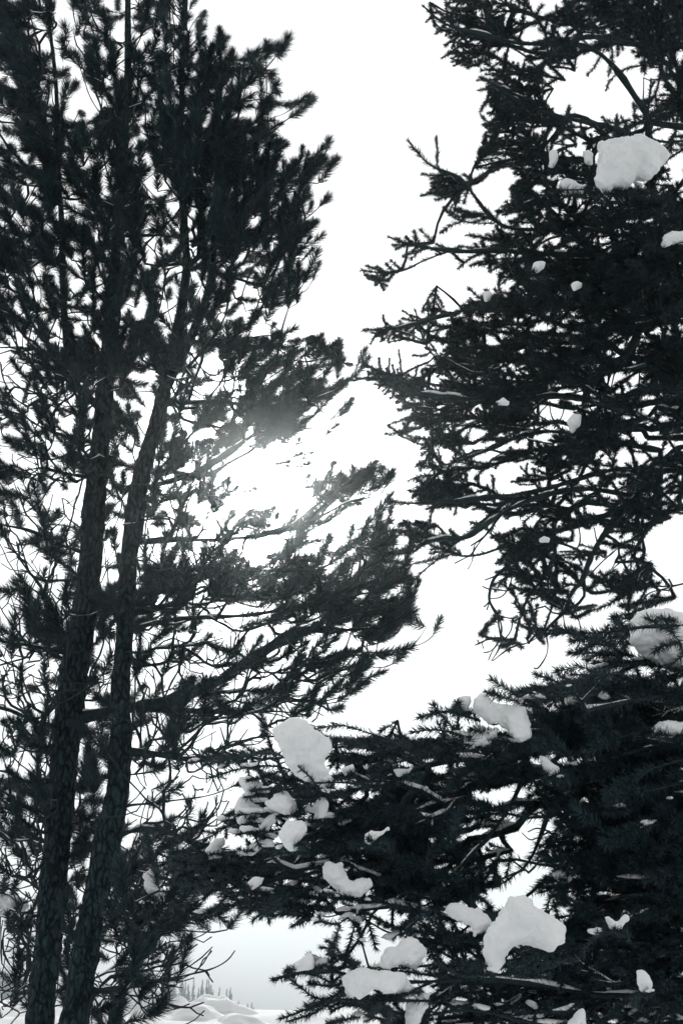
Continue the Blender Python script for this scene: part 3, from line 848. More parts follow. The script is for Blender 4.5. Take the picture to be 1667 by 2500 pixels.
def supports(lo, hi, x_lo=-1e9, x_hi=1e9):
    """the needled twigs that carry the snow clumps of one tree"""
    out = []
    for poly, yc, _ in CLUMPS:
        a = np.array(poly, float); cx = a[:, 0].mean()
        if not (lo < yc < hi and x_lo < cx < x_hi): continue
        ya = yc - (0.16 if yc < 6 else 0.1)
        w = np.ptp(a[:, 0]); h = np.ptp(a[:, 1])
        low = a[a[:, 1] > a[:, 1].max() - 0.4 * h]; bx = low[:, 0].mean(); by = a[:, 1].max()
        for q in range(1 if w < 45 else (2 if w < 90 else 3)):
            f = rng.uniform(-0.4, 0.4) if q else 0.0
            x = bx + f * w
            side = rng.choice([-1, 1]); ln = rng.uniform(0.45, 0.7) * max(w, 45)
            y = by - (abs(f) * 0.5) * h - 3
            out.append(chain([(x + side * ln, y + rng.uniform(2, 16)), (x, y + rng.uniform(-2, 5)), (x - side * ln * 0.7, y + rng.uniform(-10, 12))], ya + 0.12, ya - rng.uniform(0.0, 0.08), 3))
    return out
def limb_chains(limbs): return [chain(p, y0, y1, 1, r) for p, y0, y1, r in limbs]
def shoot_chains(lst, Y, cx, R):
    out = []
    for p in lst:
        yy = depth_for(np.array([p[0]], float), Y, cx, R, 0.55)[0]
        out.append(chain(p, yy, yy + rng.normal() * 0.12, 3))
    return out

PINE = dict(bias=0.30, trunk_pen=0.22, bf=0.22, tip=np.array([0, 0, 0.55]), r0=0.0048, rexp=0.36, r_max=0.04, bare_r=0.007, needle_run=0.12, per_m=1250, tip_n=60,
            needle_l=0.098, needle_w=0.0052, ang=(0.55, 1.0), lift=0.12, mat=M_PINE, snow_t=0.6, snow_r=0.009, snow_f=8.0, crumbs=0.004, crumb_r=0.022, bend=0.6)

# ---- spruce (upper right)
s_stem = [(1850,2500,42),(1810,1900,38),(1780,1300,33),(1755,800,27),(1740,400,22),(1725,0,17),(1715,-300,10)]
s_limbs = [
 ([(1600,560),(1440,540),(1330,560),(1240,560),(1195,530),(1165,490),(1130,440),(1090,420),(1050,405),(1020,375),(999,348)], 8.5, 7.4, 0.019),
 ([(1600,640),(1450,620),(1330,620),(1260,615),(1200,610),(1140,615),(1090,610),(1040,605),(1000,598),(953,580)], 8.5, 7.5, 0.019),
 ([(1598,760),(1450,730),(1290,740),(1210,740),(1150,755),(1100,765),(1060,775),(1010,790),(950,805),(893,806)], 8.5, 7.4, 0.019),
 ([(1605,980),(1500,1000),(1380,960),(1230,980),(1150,975),(1080,970),(1020,960),(990,940),(960,925),(925,910),(900,893)], 8.5, 7.3, 0.02),
 ([(1612,1150),(1500,1140),(1350,1190),(1250,1210),(1180,1215),(1100,1225),(1000,1230),(950,1225)], 8.5, 7.2, 0.02),
 ([(1612,1100),(1450,1070),(1350,1050),(1280,1060),(1230,1080),(1160,1110),(1110,1130),(1060,1140)], 8.5, 7.5, 0.019),
 ([(1610,1230),(1500,1200),(1400,1190),(1290,1220),(1220,1255),(1162,1298),(1120,1318),(1080,1312),(1040,1325),(1000,1340),(950,1358)], 8.5, 7.0, 0.02),
 ([(1612,1170),(1560,1200),(1475,1300),(1440,1360),(1420,1420),(1390,1450),(1370,1500)], 8.5, 7.2, 0.026),
 ([(1590,300),(1480,130),(1380,100),(1280,110),(1190,90),(1140,75),(1100,66),(1068,48),(1036,18)], 8.5, 7.3, 0.026),
 ([(1590,360),(1500,310),(1380,290),(1280,260),(1220,215),(1175,190)], 8.5, 7.1, 0.022),
 ([(1585,120),(1480,90),(1400,90),(1330,150),(1280,190)], 8.5, 7.4, 0.019),
 ([(1600,700),(1540,860),(1480,900),(1420,960),(1430,1060)], 8.5, 7.6, 0.03),
 ([(1612,1130),(1640,1100),(1667,1090),(1720,1080)], 8.5, 7.9, 0.02),
 ([(1610,950),(1560,960),(1500,975),(1440,972)], 8.5, 7.3, 0.014),
]
s_shoots = [
 [(1110,70),(1092,45),(1087,-3)], [(1140,105),(1110,120),(1082,140)], [(1160,140),(1135,142),(1118,152)], [(1110,75),(1085,72),(1066,80)], [(1140,40),(1125,38),(1108,30)], [(1150,10),(1130,5),(1108,2)],
 [(1230,270),(1205,262),(1198,278)], [(1230,310),(1190,300),(1176,284)], [(1230,345),(1205,335),(1185,330)], [(1230,375),(1200,370),(1174,368)], [(1230,240),(1195,215),(1172,220)], [(1250,200),(1215,180),(1205,180)],
 [(1066,402),(1068,370),(1065,338)], [(1140,445),(1190,425),(1230,404),(1255,398)], [(1110,425),(1060,430),(1034,426)], [(1130,455),(1080,465),(1033,476)], [(1120,470),(1090,480),(1068,487)], [(1080,425),(1065,440),(1070,465)],
 [(1205,545),(1150,545),(1110,535),(1085,510)], [(1130,540),(1100,550),(1080,565)], [(1195,520),(1160,523),(1130,527)], [(1120,530),(1098,520),(1100,508)],
 [(1016,602),(1014,585),(1012,568)], [(1090,615),(1030,637),(990,660),(940,668),(884,660)], [(945,667),(915,655),(897,650)], [(940,672),(925,682),(905,678)], [(1050,605),(1010,615),(985,625)], [(1100,612),(1075,600),(1070,598)], [(1100,612),(1120,602),(1150,605)],
 [(1240,600),(1190,580),(1142,574)], [(1170,618),(1140,635),(1122,652)], [(1240,630),(1190,635),(1150,648)], [(1250,640),(1220,650),(1200,660)], [(1290,580),(1260,560),(1230,555)],
 [(1065,772),(1050,755),(1045,738)], [(1015,788),(1000,770),(985,760)], [(1080,768),(1070,745),(1062,738)], [(945,803),(938,785),(935,772)], [(925,808),(912,825),(905,838)], [(1010,795),(985,810),(960,825)], [(960,805),(950,820),(948,830)], [(1200,742),(1165,725),(1145,705)], [(1230,735),(1215,700),(1220,680)], [(1160,755),(1150,735),(1148,730)],
 [(935,912),(926,895),(925,878)], [(955,920),(948,905),(950,882)], [(985,938),(972,922),(970,903)], [(1000,948),(1012,925),(1018,898)], [(1020,958),(1035,935),(1030,908)], [(905,898),(888,893),(884,872)], [(915,902),(900,915),(897,925)],
 [(1075,1000),(1010,992),(975,1000)], [(1070,1010),(1000,1018),(952,1036)], [(1070,1030),(1000,1052),(948,1060)], [(1110,1055),(1060,1078),(1034,1092)], [(1100,1035),(1080,1048),(1060,1050)],
 [(1060,1150),(1055,1130),(1053,1103)], [(1070,1160),(1030,1160),(1000,1172)], [(1080,1195),(1050,1200),(1014,1208)], [(1090,1150),(1040,1140),(1028,1135)], [(1100,1215),(1050,1190),(1020,1175)],
 [(1105,1125),(1125,1090),(1145,1055)], [(1050,860),(1035,870),(1010,868)], [(1060,870),(1045,885),(1035,888)],
 [(1400,310),(1385,290),(1388,262)], [(1350,350),(1375,310),(1385,270)], [(1500,350),(1500,310),(1505,282)], [(1490,345),(1470,328),(1455,322)], [(1540,345),(1530,310),(1517,288)], [(1440,345),(1425,330),(1420,315)],
 [(1480,110),(1450,165),(1435,180)], [(1490,90),(1495,150),(1485,180)], [(1570,160),(1530,165),(1490,190),(1480,215)],
 [(1560,380),(1550,300),(1545,255)], [(1580,300),(1610,250),(1640,245)], [(1545,1300),(1540,1350),(1538,1420),(1532,1500)], [(1540,1420),(1500,1440),(1462,1447)], [(1540,1400),(1565,1385),(1585,1388)], [(1560,1440),(1585,1430),(1603,1425)], [(1530,1450),(1470,1485),(1440,1490)], [(1545,1360),(1555,1370),(1568,1360)],
 [(1120,1318),(1108,1305),(1100,1297)], [(1108,1328),(1070,1365),(1030,1395),(1000,1430),(983,1458)], [(1035,1320),(1045,1290),(1052,1256)], [(1000,1340),(1005,1300),(990,1280)], [(1060,1315),(1040,1320),(1020,1300)], [(985,1350),(965,1345),(955,1362)],
]
s_bare = [
 [(1222,1258),(1190,1300),(1165,1330),(1150,1355),(1135,1362),(1110,1375)], [(1156,1335),(1153,1370),(1142,1389)], [(1170,1318),(1155,1328),(1150,1332)], [(1190,1300),(1215,1312),(1232,1316)],
 [(1255,1370),(1240,1380),(1205,1410),(1195,1440),(1192,1470),(1215,1500),(1225,1530),(1222,1555)], [(1192,1470),(1184,1480),(1181,1480)], [(1194,1470),(1188,1488)], [(1196,1440),(1178,1432)], [(1196,1437),(1235,1443)], [(1195,1461),(1225,1460),(1245,1430),(1250,1400)], [(1205,1408),(1184,1416)],
 [(1222,1557),(1190,1560),(1160,1575)], [(1221,1562),(1200,1590),(1180,1594)], [(1218,1566),(1200,1590),(1192,1611)], [(1226,1562),(1215,1590),(1200,1612)], [(1170,1572),(1165,1563)], [(1175,1570),(1180,1583)],
 [(1215,1502),(1250,1512),(1262,1505)], [(1232,1560),(1248,1540),(1250,1515)],
 [(1370,1500),(1340,1530),(1320,1550),(1290,1570),(1250,1578),(1225,1595),(1203,1613)], [(1330,1540),(1340,1590),(1314,1633),(1304,1631)], [(1330,1480),(1310,1485),(1280,1500),(1250,1520)], [(1290,1570),(1286,1560)], [(1330,1545),(1300,1525),(1280,1512)], [(1310,1555),(1285,1535)],
 [(1515,1330),(1500,1345),(1470,1370),(1440,1402)], [(1510,1355),(1500,1375),(1490,1392)], [(1525,1365),(1510,1375),(1490,1394)],
 [(1680,1422),(1667,1425),(1620,1438),(1580,1447),(1566,1470),(1568,1490)], [(1610,1440),(1600,1470),(1582,1490)], [(1640,1430),(1632,1415)], [(1400,1240),(1420,1320),(1400,1350)],
 [(1380,960),(1375,1010),(1360,1035),(1352,1045)], [(1340,985),(1345,1020),(1362,1040)], [(1310,1020),(1315,1040),(1335,1050)], [(1300,1020),(1285,1035),(1272,1042)], [(1250,1050),(1290,1075),(1350,1085)],
 [(1160,1100),(1140,1145),(1112,1172)], [(1240,1100),(1215,1110),(1182,1138)], [(1490,900),(1480,950),(1470,975)], [(1500,905),(1490,950),(1482,972)], [(1560,890),(1560,930),(1555,955)],
 [(1325,160),(1322,200),(1325,250)], [(1570,190),(1570,220),(1568,255)], [(1400,900),(1440,1000),(1470,1060),(1490,1110)], [(1275,1200),(1240,1215),(1210,1215)], [(1470,1360),(1455,1320),(1450,1290)],
 [(1400,1480),(1420,1540),(1415,1570),(1405,1585)], [(1370,1480),(1378,1530),(1382,1545)], [(1425,1455),(1410,1475),(1400,1490)], [(1440,620),(1400,580),(1385,560)],
]
SPRUCE = dict(bias=-0.05, trunk_pen=0.30, bf=0.20, tip=np.array([0, 0, 0.1]), r0=0.0048, rexp=0.32, r_max=0.025, bare_r=0.006, needle_run=0.35, per_m=850, tip_n=22,
              needle_l=0.042, needle_w=0.0058, ang=(0.65, 1.15), lift=0.1, mat=M_SPRUCE, fur=0.42, snow_t=0.6, snow_r=0.010, snow_f=10.0, crumbs=0.012, crumb_r=0.028, bend=0.6)

# ---- near spruce (lower right)
n_stem = [(1960,2500,60),(1960,1800,52),(1950,1300,40),(1945,1100,26)]
n_limbs = [
 ([(1950,1780),(1800,1800),(1600,1850),(1450,1900),(1330,1890),(1240,1860),(1100,1850),(950,1900),(800,1950),(700,1960),(600,1960)], 5.0, 4.75, 0.014),
 ([(1955,2020),(1750,2060),(1600,2080),(1450,2060),(1330,1960),(1290,1880),(1240,1800),(1180,1790)], 5.0, 4.8, 0.014),
 ([(1950,1520),(1800,1520),(1667,1528),(1560,1530),(1480,1545),(1425,1545)], 5.0, 4.5, 0.012),
 ([(1950,1600),(1800,1640),(1667,1690),(1520,1715),(1430,1735)], 5.0, 4.5, 0.014),
 ([(1950,1700),(1800,1730),(1667,1768),(1570,1785),(1510,1800),(1440,1830)], 5.0, 4.5, 0.014),
 ([(1950,1750),(1780,1790),(1620,1820),(1540,1835),(1460,1860),(1380,1915)], 5.0, 4.6, 0.014),
 ([(1955,1800),(1800,1830),(1667,1855),(1590,1875),(1490,1925)], 5.0, 4.5, 0.014),
 ([(1955,1860),(1800,1890),(1667,1910),(1570,1935),(1490,1950)], 5.0, 4.5, 0.014),
 ([(1955,1960),(1800,1980),(1667,1995),(1560,2020),(1480,2060)], 5.0, 4.5, 0.014),
 ([(1960,2100),(1800,2130),(1667,2140),(1540,2150),(1440,2130)], 5.0, 4.7, 0.014),
 ([(1960,2200),(1800,2260),(1600,2310),(1450,2290),(1350,2270),(1200,2240),(1100,2215),(1020,2232),(962,2288)], 5.0, 4.6, 0.013),
 ([(1960,2300),(1750,2400),(1500,2440),(1300,2400),(1150,2390),(1000,2400),(900,2390),(850,2380),(800,2368),(740,2370),(668,2390)], 5.0, 4.4, 0.012),
 ([(1960,2350),(1750,2480),(1500,2520),(1300,2500),(1150,2460),(1040,2480)], 5.0, 4.5, 0.012),
 ([(1290,1870),(1255,1950),(1200,2040),(1130,2100),(1090,2180),(1040,2210)], 4.85, 4.8, 0.018),
 ([(1345,1960),(1320,2040),(1290,2110),(1250,2140),(1220,2160)], 4.9, 4.8, 0.016),
 ([(1050,1880),(960,2000),(880,2090),(780,2130),(660,2150),(560,2170)], 4.8, 4.8, 0.018),
 ([(900,1940),(820,2010),(720,2060),(600,2080),(480,2090)], 4.8, 4.9, 0.016),
 ([(905,2120),(885,2200),(862,2270),(842,2350)], 4.8, 4.7, 0.01),
]
n_shoots = [
 [(760,1900),(700,1845),(640,1838),(580,1850),(503,1866)], [(750,1905),(690,1868),(600,1872),(518,1897)], [(1010,1840),(940,1802),(870,1780),(830,1768),(772,1780)], [(900,1830),(850,1812),(800,1800)], [(900,1850),(840,1835),(800,1850)],
 [(1170,1760),(1130,1742),(1080,1735),(1024,1752)], [(1150,1800),(1110,1790),(1060,1780),(1013,1787)], [(1090,1760),(1070,1740),(1060,1725)], [(1020,1850),(970,1860),(940,1870),(910,1884)], [(1050,1830),(1000,1810),(980,1800)], [(1120,1745),(1110,1735),(1118,1718)],
 [(1290,1710),(1250,1690),(1225,1675),(1203,1662)], [(1280,1720),(1240,1705),(1190,1692)], [(1400,1690),(1350,1660),(1312,1648)], [(1440,1640),(1420,1625),(1365,1638)], [(1460,1560),(1425,1555),(1368,1538)], [(1500,1580),(1450,1570),(1420,1590)], [(1480,1650),(1430,1650),(1385,1680)], [(1520,1530),(1500,1515),(1498,1508)], [(1330,1710),(1300,1690),(1275,1690)],
 [(1640,1545),(1600,1520),(1580,1510)], [(1667,1530),(1640,1515),(1610,1510)], [(1660,1570),(1620,1575),(1600,1590)], [(1667,1600),(1640,1620),(1615,1650)],
 [(640,1985),(610,1985),(585,1990)], [(700,1940),(640,1935),(605,1945)], [(690,1880),(640,1900),(610,1905)], [(760,1985),(745,1965),(748,1952)],
 [(885,2225),(905,2270),(916,2312)], [(870,2250),(880,2280),(882,2300)], [(850,2330),(858,2350),(868,2370)], [(1010,2235),(985,2260),(965,2270)], [(1040,2230),(1000,2262),(990,2290)],
 [(840,2360),(800,2375),(740,2372),(670,2392)], [(780,2360),(760,2345),(755,2335)], [(860,2395),(810,2440),(770,2440),(740,2415),(706,2388)], [(820,2430),(770,2455),(720,2475),(690,2486)], [(830,2420),(780,2470),(710,2492)], [(770,2365),(800,2350),(815,2340)], [(860,2380),(820,2410),(760,2402)],
 [(880,2480),(840,2490),(800,2500)], [(830,2260),(815,2300),(805,2330)], [(850,2240),(820,2260),(780,2250)], [(820,2200),(790,2230),(770,2250)],
 [(1280,2330),(1240,2300),(1225,2290)], [(1300,2320),(1260,2300),(1280,2285)], [(1270,2380),(1230,2350),(1210,2345)], [(1320,2330),(1300,2305),(1305,2290)],
 [(940,2440),(925,2430),(920,2410)], [(990,2430),(975,2435),(965,2450)], [(930,2450),(915,2465),(905,2475)], [(960,2470),(950,2490),(945,2510)],
 [(700,2190),(650,2225),(620,2245)], [(770,2180),(720,2225),(690,2235)], [(660,2215),(650,2228),(655,2245)], [(560,2180),(530,2215),(515,2225)],
 [(1060,2040),(1085,2020),(1095,1990)], [(1110,2060),(1110,2020),(1120,1985)], [(1050,2080),(1090,2060),(1120,2030)], [(1420,1990),(1405,1975),(1400,1960)], [(1440,2000),(1420,2010),(1405,2008)],
]
n_bare = [[(1290,2130),(1262,2110),(1255,2104)], [(1215,2150),(1205,2140),(1190,2142)], [(1300,2050),(1290,2050),(1275,2035)], [(1340,2030),(1310,2020),(1290,2030)],
 [(880,2290),(895,2345),(905,2380)], [(834,2230),(800,2240),(790,2235)], [(960,2210),(900,2220),(834,2225)], [(900,2250),(950,2280),(975,2275)], [(1180,1745),(1195,1770),(1218,1768),(1222,1750)]]
NEAR = dict(bias=-0.05, trunk_pen=0.3, bf=0.16, tip=np.array([0, 0, 0.05]), r0=0.0030, rexp=0.28, r_max=0.016, bare_r=0.005, needle_run=0.3, per_m=1150, tip_n=26,
            needle_l=0.030, needle_w=0.0036, ang=(0.7, 1.2), lift=0.15, mat=M_NEAR, fur=0.42, snow_t=0.1, snow_r=0.011, snow_f=9.0, crumbs=0.10, crumb_r=0.021, bend=0.6)

def x_at(st, y, Y):
    cx, _ = hw_at(st, y)
    return unproj(cx, y, Y)[0]
G = dict(a=1.05, b=1.1, d=0.65, s=0.78, n=0.66)
BRUSH = dict(out=0.85, up=0.34, rnd=0.34, len=0.24, curl=0.2, side=0, droop=0)
SPRAY = dict(out=0.9, up=0.05, rnd=0.32, len=0.33, curl=0.02, side=6, slen=0.16, droop=0.05)
NSPRAY = dict(out=0.9, up=0.0, rnd=0.3, len=0.24, curl=-0.04, side=6, slen=0.10, droop=0.08)
def axis_fn(st, Y):
    a = np.array(sorted(st, key=lambda q: -q[1]), float)
    P = unproj(a[:, 0], a[:, 1], np.full(len(a), Y))
    return lambda z: np.interp(z, P[:, 2], P[:, 0])

# pine A
pts = sample_attractors(own_a, G['a'])
Yv = keep_clear(pts, clear_stems(pts, depth_for(pts, YA, x_at(A_ST, 900, YA), 1.7), [A_ST, B_ST], YA, 930))
bare = bare_points([(0,840,200,1010,60),(0,1010,210,1300,60),(0,1300,190,1700,150),(0,1700,140,2080,120),(200,1100,300,1700,60),(0,2080,100,2480,70)])
ch = supports(8, 20, -100, 340) + limb_chains(a_limbs) + shoot_chains(a_shoots, YA, x_at(A_ST, 900, YA), 1.6) + sprays(pts, Yv, axis_fn(A_ST, YA), YA, BRUSH) + as_chains(bare, depth_for(bare, YA, x_at(A_ST, 1500, YA), 1.2), 2)
build_tree('pine_tree', 'tall pine whose thicker trunk stands furthest left, a fork near its top', 'tall pines on the left', [stem(A_ST, YA), stem(A_FORK, YA, False)], ch, PINE)

# pine B
pts = sample_attractors(own_b, G['b'])
Yv = keep_clear(pts, clear_stems(pts, depth_for(pts, YB, x_at(B_ST, 900, YB), 1.9), [A_ST, B_ST], YB, 930))
bare = bare_points([(417,880,600,1010,50),(300,1150,420,1650,50),(420,1430,760,1660,170),(330,1640,800,1860,170),(330,1860,560,2050,60),(300,2050,520,2480,70),(420,1230,600,1400,30)])
ch = supports(8, 10, 340) + limb_chains(b_limbs) + shoot_chains(b_shoots, YB, x_at(B_ST, 900, YB), 1.7) + sprays(pts, Yv, axis_fn(B_ST, YB), YB, BRUSH) + as_chains(bare, depth_for(bare, YB, x_at(B_ST, 1500, YB), 1.2), 2)
build_tree('pine_tree', 'tall pine with the thinner curving trunk, its boughs reaching right past the sun', 'tall pines on the left', [stem(B_ST, YB), stem(B_FORK, YB, False)], ch, PINE)

# low pine behind them
D_ST = [(118,2500,16),(128,2300,14),(140,2100,11),(150,1950,7),(152,1830,3)]
pts = sample_attractors(own_d, G['d'])
Yv = depth_for(pts, YD, x_at(D_ST, 2200, YD), 1.5)
bare = bare_points([(0,1950,120,2480,60),(120,2200,420,2480,70)])
cfg = dict(PINE); cfg.update(snow_t=0.3, snow_r=0.012, trunk_pen=0.1, crumbs=0.05, crumb_r=0.035)
build_tree('young_pine', 'young low pine filling the dark gap behind the two pine trunks', None, [stem(D_ST, YD)], sprays(pts, Yv, axis_fn(D_ST, YD), YD, BRUSH) + as_chains(bare, depth_for(bare, YD, x_at(D_ST, 2200, YD), 1.4), 2), cfg)

# spruce
pts = sample_attractors(own_spruce, G['s'])
Yv = keep_clear(pts, depth_for(pts, YS, x_at(s_stem, 800, YS), 2.0, 0.8))
ch = supports(6, 8) + limb_chains(s_limbs) + shoot_chains(s_shoots, YS - 0.5, x_at(s_stem, 800, YS), 1.6) + sprays(pts, Yv, axis_fn(s_stem, YS), YS, SPRAY) + [chain(p, YS - 0.8 + rng.normal() * 0.1, YS - 0.9, 2, 0.0075) for p in s_bare]
build_tree('spruce_tree', 'ragged tall spruce on the right with snow blocks and bare hanging twigs', None, [stem(s_stem, YS)], ch, SPRUCE)

# near spruce
pts = sample_attractors(own_near, G['n'])
Yv = keep_clear(pts, 5.0 + rng.uniform(-0.4, 0.8, len(pts)))
ch = supports(3, 6) + limb_chains(n_limbs) + [chain(p, 4.55 + rng.normal() * 0.12, 4.5 + rng.normal() * 0.12, 3) for p in n_shoots] + sprays(pts, Yv, axis_fn(n_stem, YN), YN, NSPRAY) + [chain(p, 4.7, 4.65, 2, 0.005) for p in n_bare]
build_tree('spruce_tree', 'near spruce at lower right, its snow laden boughs sweeping in to the middle', None, [stem(n_stem, YN)], ch, NEAR)

# ------------------------------------------------------------------ snow clumps
IV, IF = ico(2)
tex = bpy.data.textures.new('snow_lumps', 'CLOUDS'); tex.noise_scale = 0.075; tex.noise_depth = 3
tex2 = bpy.data.textures.new('snow_grains', 'CLOUDS'); tex2.noise_scale = 0.022; tex2.noise_depth = 3
def edge_dist(px, py, poly):
    d = np.full(np.shape(px), 1e9)
    for (x0, y0), (x1, y1) in zip(poly, poly[1:] + poly[:1]):
        ex, ey = x1 - x0, y1 - y0
        t = np.clip(((px - x0) * ex + (py - y0) * ey) / (ex * ex + ey * ey + 1e-9), 0, 1)
        d = np.minimum(d, np.hypot(px - x0 - t * ex, py - y0 - t * ey))
    return d
for poly, yc, label in CLUMPS:
    yc = yc - (0.16 if yc < 6 else 0.1)
    a = np.array(poly, float)
    x0, y0 = a.min(0); x1, y1 = a.max(0)
    st = max(x1 - x0, y1 - y0) / 22
    gx, gy = np.meshgrid(np.arange(x0, x1 + st, st), np.arange(y0, y1 + st, st))
    gx = gx.ravel(); gy = gy.ravel()
    m = inside(gx, gy, poly); gx = gx[m]; gy = gy[m]
    d = edge_dist(gx, gy, poly)
    c = unproj(gx, gy, np.full(len(gx), yc)); r = d * proj(c)[2] / F
    c = c - np.array([0, 0, 0.0])
    keep = r > 0.12 * r.max(); c = c[keep]; r = r[keep]
    org = c.mean(0); org[2] = (c[:, 2] - r).min()
    V = (c[:, None] + IV[None] * r[:, None, None] * np.array([1, 1.15, 1])).reshape(-1, 3) - org
    T = (IF[None] + (np.arange(len(c)) * len(IV))[:, None, None]).reshape(-1, 3)
    o = mesh_np('snow_clump', V, T, M_SNOW); o.location = tuple(org)
    size = max(x1 - x0, y1 - y0) * yc / F
    rm = o.modifiers.new('remesh', 'REMESH'); rm.mode = 'VOXEL'; rm.voxel_size = max(size / 40, 0.003); rm.use_smooth_shade = True
    sm = o.modifiers.new('smooth', 'SMOOTH'); sm.factor = 0.5; sm.iterations = 5
    dp = o.modifiers.new('lumps', 'DISPLACE'); dp.texture = tex; dp.strength = min(0.06, size * 0.28); dp.mid_level = 0.5; dp.texture_coords = 'GLOBAL'
    d2 = o.modifiers.new('fine', 'DISPLACE'); d2.texture = tex2; d2.strength = min(0.016, size * 0.09); d2.mid_level = 0.5; d2.texture_coords = 'GLOBAL'
    bpy.context.view_layer.update()
    baked = bpy.data.meshes.new_from_object(o.evaluated_get(bpy.context.evaluated_depsgraph_get()))
    o.modifiers.clear(); o.data = baked; baked.name = 'snow_clump'
    baked.polygons.foreach_set('use_smooth', np.full(len(baked.polygons), True))
    tag(o, label, 'snow clump', 'snow clumps lying on the boughs')

# ------------------------------------------------------------------ snowy mounds along the bottom edge
MOUNDS = [
 (540, 2424, 50, 16.6, 'widest rounded snow mound at the bottom, under the bare twig'),
 (592, 2472, 40, 15.2, 'low snow mound at the bottom edge right of the widest mound'),
 (432, 2430, 26, 17.0, 'small snow mound left of the widest mound'),
 (325, 2409, 52, 17.2, 'broad snow mound seen between the pine trunk and the twigs'),
 (282, 2456, 26, 15.0, 'small snow cap on the log beside the second pine trunk'),
 (475, 2452, 44, 15.6, 'flattened snow mound behind the crossing twigs'),
]
for px, py, hwp, Y, label in MOUNDS:
    top = unproj(px, py, Y); r = hwp * 1.3 * proj(top)[2] / F
    gz = float(ground_z(top[0], Y)) - 0.15
    h = top[2] - gz
    k = 40
    th = np.linspace(0, math.pi / 2, 16); ph = np.arange(k) * 2 * math.pi / k
    TH, PH = np.meshgrid(th, ph, indexing='ij')
    rr = r * np.sin(TH) ** 0.85 * (1 + 0.9 * (1 - np.cos(TH)) ** 2)
    V = np.stack([rr * np.cos(PH), rr * np.sin(PH), h * np.cos(TH) ** 0.75], -1)
    nz = snoise(V + np.array([px * 0.1, 0, 0]), 4.0) + 0.6 * snoise(V + np.array([0, px * 0.1, 0]), 11.0)
    V = V * (1 + 0.11 * nz)[..., None]
    V[..., 2] = np.where(TH == 0, V[0, 0, 2], V[..., 2])
    V[0, :, :2] = 0
    i = np.arange(15)[:, None] * k; j = np.arange(k)[None]
    T = np.stack([i + j, i + k + j, i + k + (j + 1) % k, i + (j + 1) % k], -1).reshape(-1, 4)
    o = mesh_np('snow_mound', V.reshape(-1, 3), T, M_SNOW); o.location = (top[0], Y, gz)
    tag(o, label, 'snow mound', 'snow mounds on the bank')

# ------------------------------------------------------------------ far conifers in the haze
def far_crown():
    Vs, Ts = [], []
    nb = 0
    r2 = np.random.default_rng(5)
    for k in range(260):
        z = r2.uniform(0.06, 1.0) ** 0.8; rr = 0.15 * (1 - z) + 0.006; a = r2.uniform(0, 6.28)
        l = rr * r2.uniform(0.6, 1.15); w = 0.014 + 0.05 * (1 - z)
        d = np.array([math.cos(a), math.sin(a), -0.35]); sdv = np.array([-math.sin(a), math.cos(a), 0])
        p = np.array([0, 0, z])
        Vs += [p, p + d * l * 0.6 + sdv * w, p + d * l, p + d * l * 0.6 - sdv * w + np.array([0, 0, -0.02])]
        Ts += [[nb, nb + 1, nb + 2], [nb, nb + 2, nb + 3]]; nb += 4
    return np.array(Vs), np.array(Ts)
FV, FT = far_crown()
fo = None
far_px = [(418,2352,62),(436,2356,58),(452,2372,64),(470,2378,60),(486,2384,60),(503,2388,58),(517,2392,70),(524,2398,62),(536,2400,74),(546,2404,66),(557,2405,80),(565,2420,60),(575,2424,66),(586,2436,58),(598,2440,70),(606,2446,80),(616,2444,84),(628,2462,60),(638,2464,64),(646,2462,60),(655,2470,46),(402,2348,60),(380,2338,64),(360,2330,60),(340,2322,60),(445,2384,56),(480,2402,60),(500,2412,58),(530,2420,60),(550,2430,60),(582,2455,50),(610,2462,60),(462,2396,56),(512,2420,60)]
trunk_v = np.array([[0.012 * math.cos(a) * s, 0.012 * math.sin(a) * s, z] for z, s in ((0, 1.4), (0.5, 1.0), (0.98, 0.15)) for a in (0, 1.57, 3.14, 4.71)])
trunk_t = np.array([[b + j, b + (j + 1) % 4, b + 4 + (j + 1) % 4, b + 4 + j] for b in (0, 4) for j in range(4)])
proto = empty('far_conifer', (0, 0, 0))
pt = mesh_np('trunk', trunk_v, trunk_t, M_TWIG, proto); pc = mesh_np('crown', FV, FT, M_FAR, proto, smooth=False)
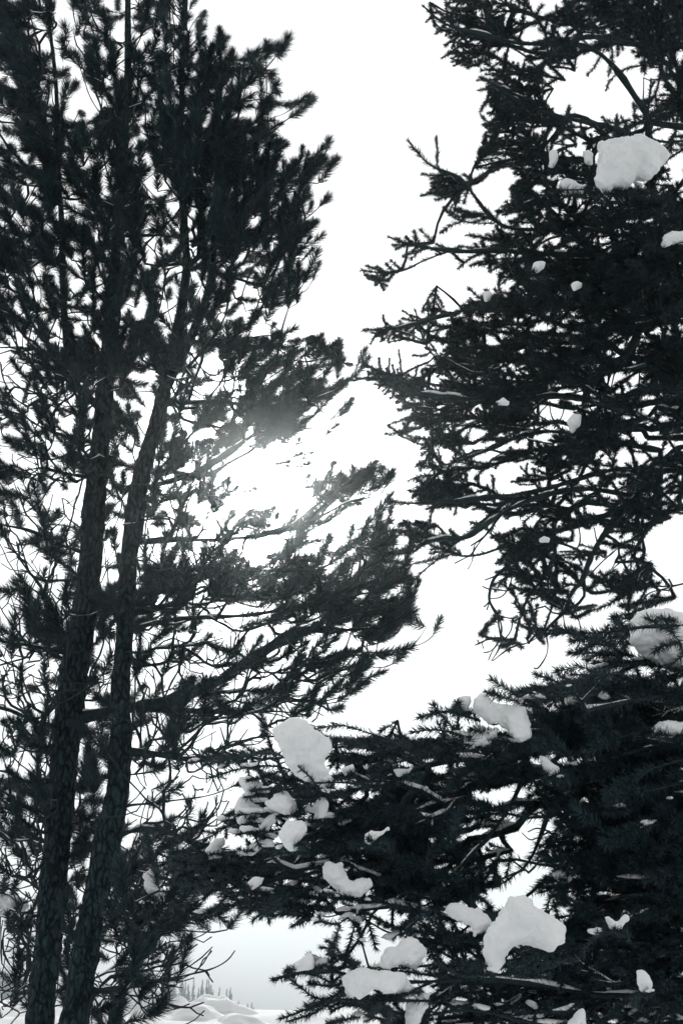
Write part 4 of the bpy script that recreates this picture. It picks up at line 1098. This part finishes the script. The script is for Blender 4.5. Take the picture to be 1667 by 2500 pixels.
FL = 'slender pointed conifer fading into the haze on the far slope'
for i, (px, py, hp) in enumerate(far_px):
    Y = 460 + 45 * math.sin(i * 2.3); hp = hp * (0.7 + 0.55 * ((i * 13) % 7) / 6); px = px + 9 * math.sin(i * 5.1); py = py + 14 * abs(math.sin(i * 3.7)) - 5
    p = unproj(px, py, Y); h = hp * proj(p)[2] / F
    if i == 0: o, kids = proto, []
    else:
        o = proto.copy(); COL.objects.link(o)
        for kk in (pt, pc):
            c = kk.copy(); c.parent = o; COL.objects.link(c)
    gz = float(ground_z(p[0], Y))
    h = max(h, p[2] - gz)
    wide = 0.85 + 0.5 * ((i * 7) % 5) / 4
    o.location = (p[0], Y, p[2] - h); o.scale = (h * wide, h * wide, h); o.rotation_euler = (0, 0, i * 1.7)
    tag(o, FL, 'tree', 'conifers on the far hazy slope')
# the wood behind them, one mass
r3 = np.random.default_rng(11)
Vs, Ts = [], []
for k in range(1300):
    Y = r3.uniform(450, 640); x = r3.uniform(-190, -23); z = float(ground_z(x, Y)); h = r3.uniform(6, 13)
    ppx, ppy, _ = proj(np.array([x, Y, z + h]))
    if ppy < np.interp(ppx, [0, 340, 420, 520, 570, 600, 660], [2250, 2325, 2360, 2398, 2425, 2450, 2475]): 
        z = z - 0.0; h = h * 0.55
        ppx, ppy, _ = proj(np.array([x, Y, z + h]))
        if ppy < np.interp(ppx, [0, 340, 420, 520, 570, 600, 660], [2240, 2315, 2352, 2392, 2420, 2446, 2472]): continue
    a = r3.uniform(0, 6.28); R = np.array([[math.cos(a), -math.sin(a), 0], [math.sin(a), math.cos(a), 0], [0, 0, 1]])
    sub = FV[:240]; Vs.append((sub * h * np.array([1.3, 1.3, 1])) @ R.T + np.array([x, Y, z])); Ts.append(FT[:120] + 240 * (len(Vs) - 1))
if Vs:
    tag(mesh_np('far_wood', np.concatenate(Vs), np.concatenate(Ts), M_FAR, smooth=False), 'dim wooded slope far off in the haze at the bottom left', 'wood', None, 'stuff')
print('STATS', TREE_STATS)
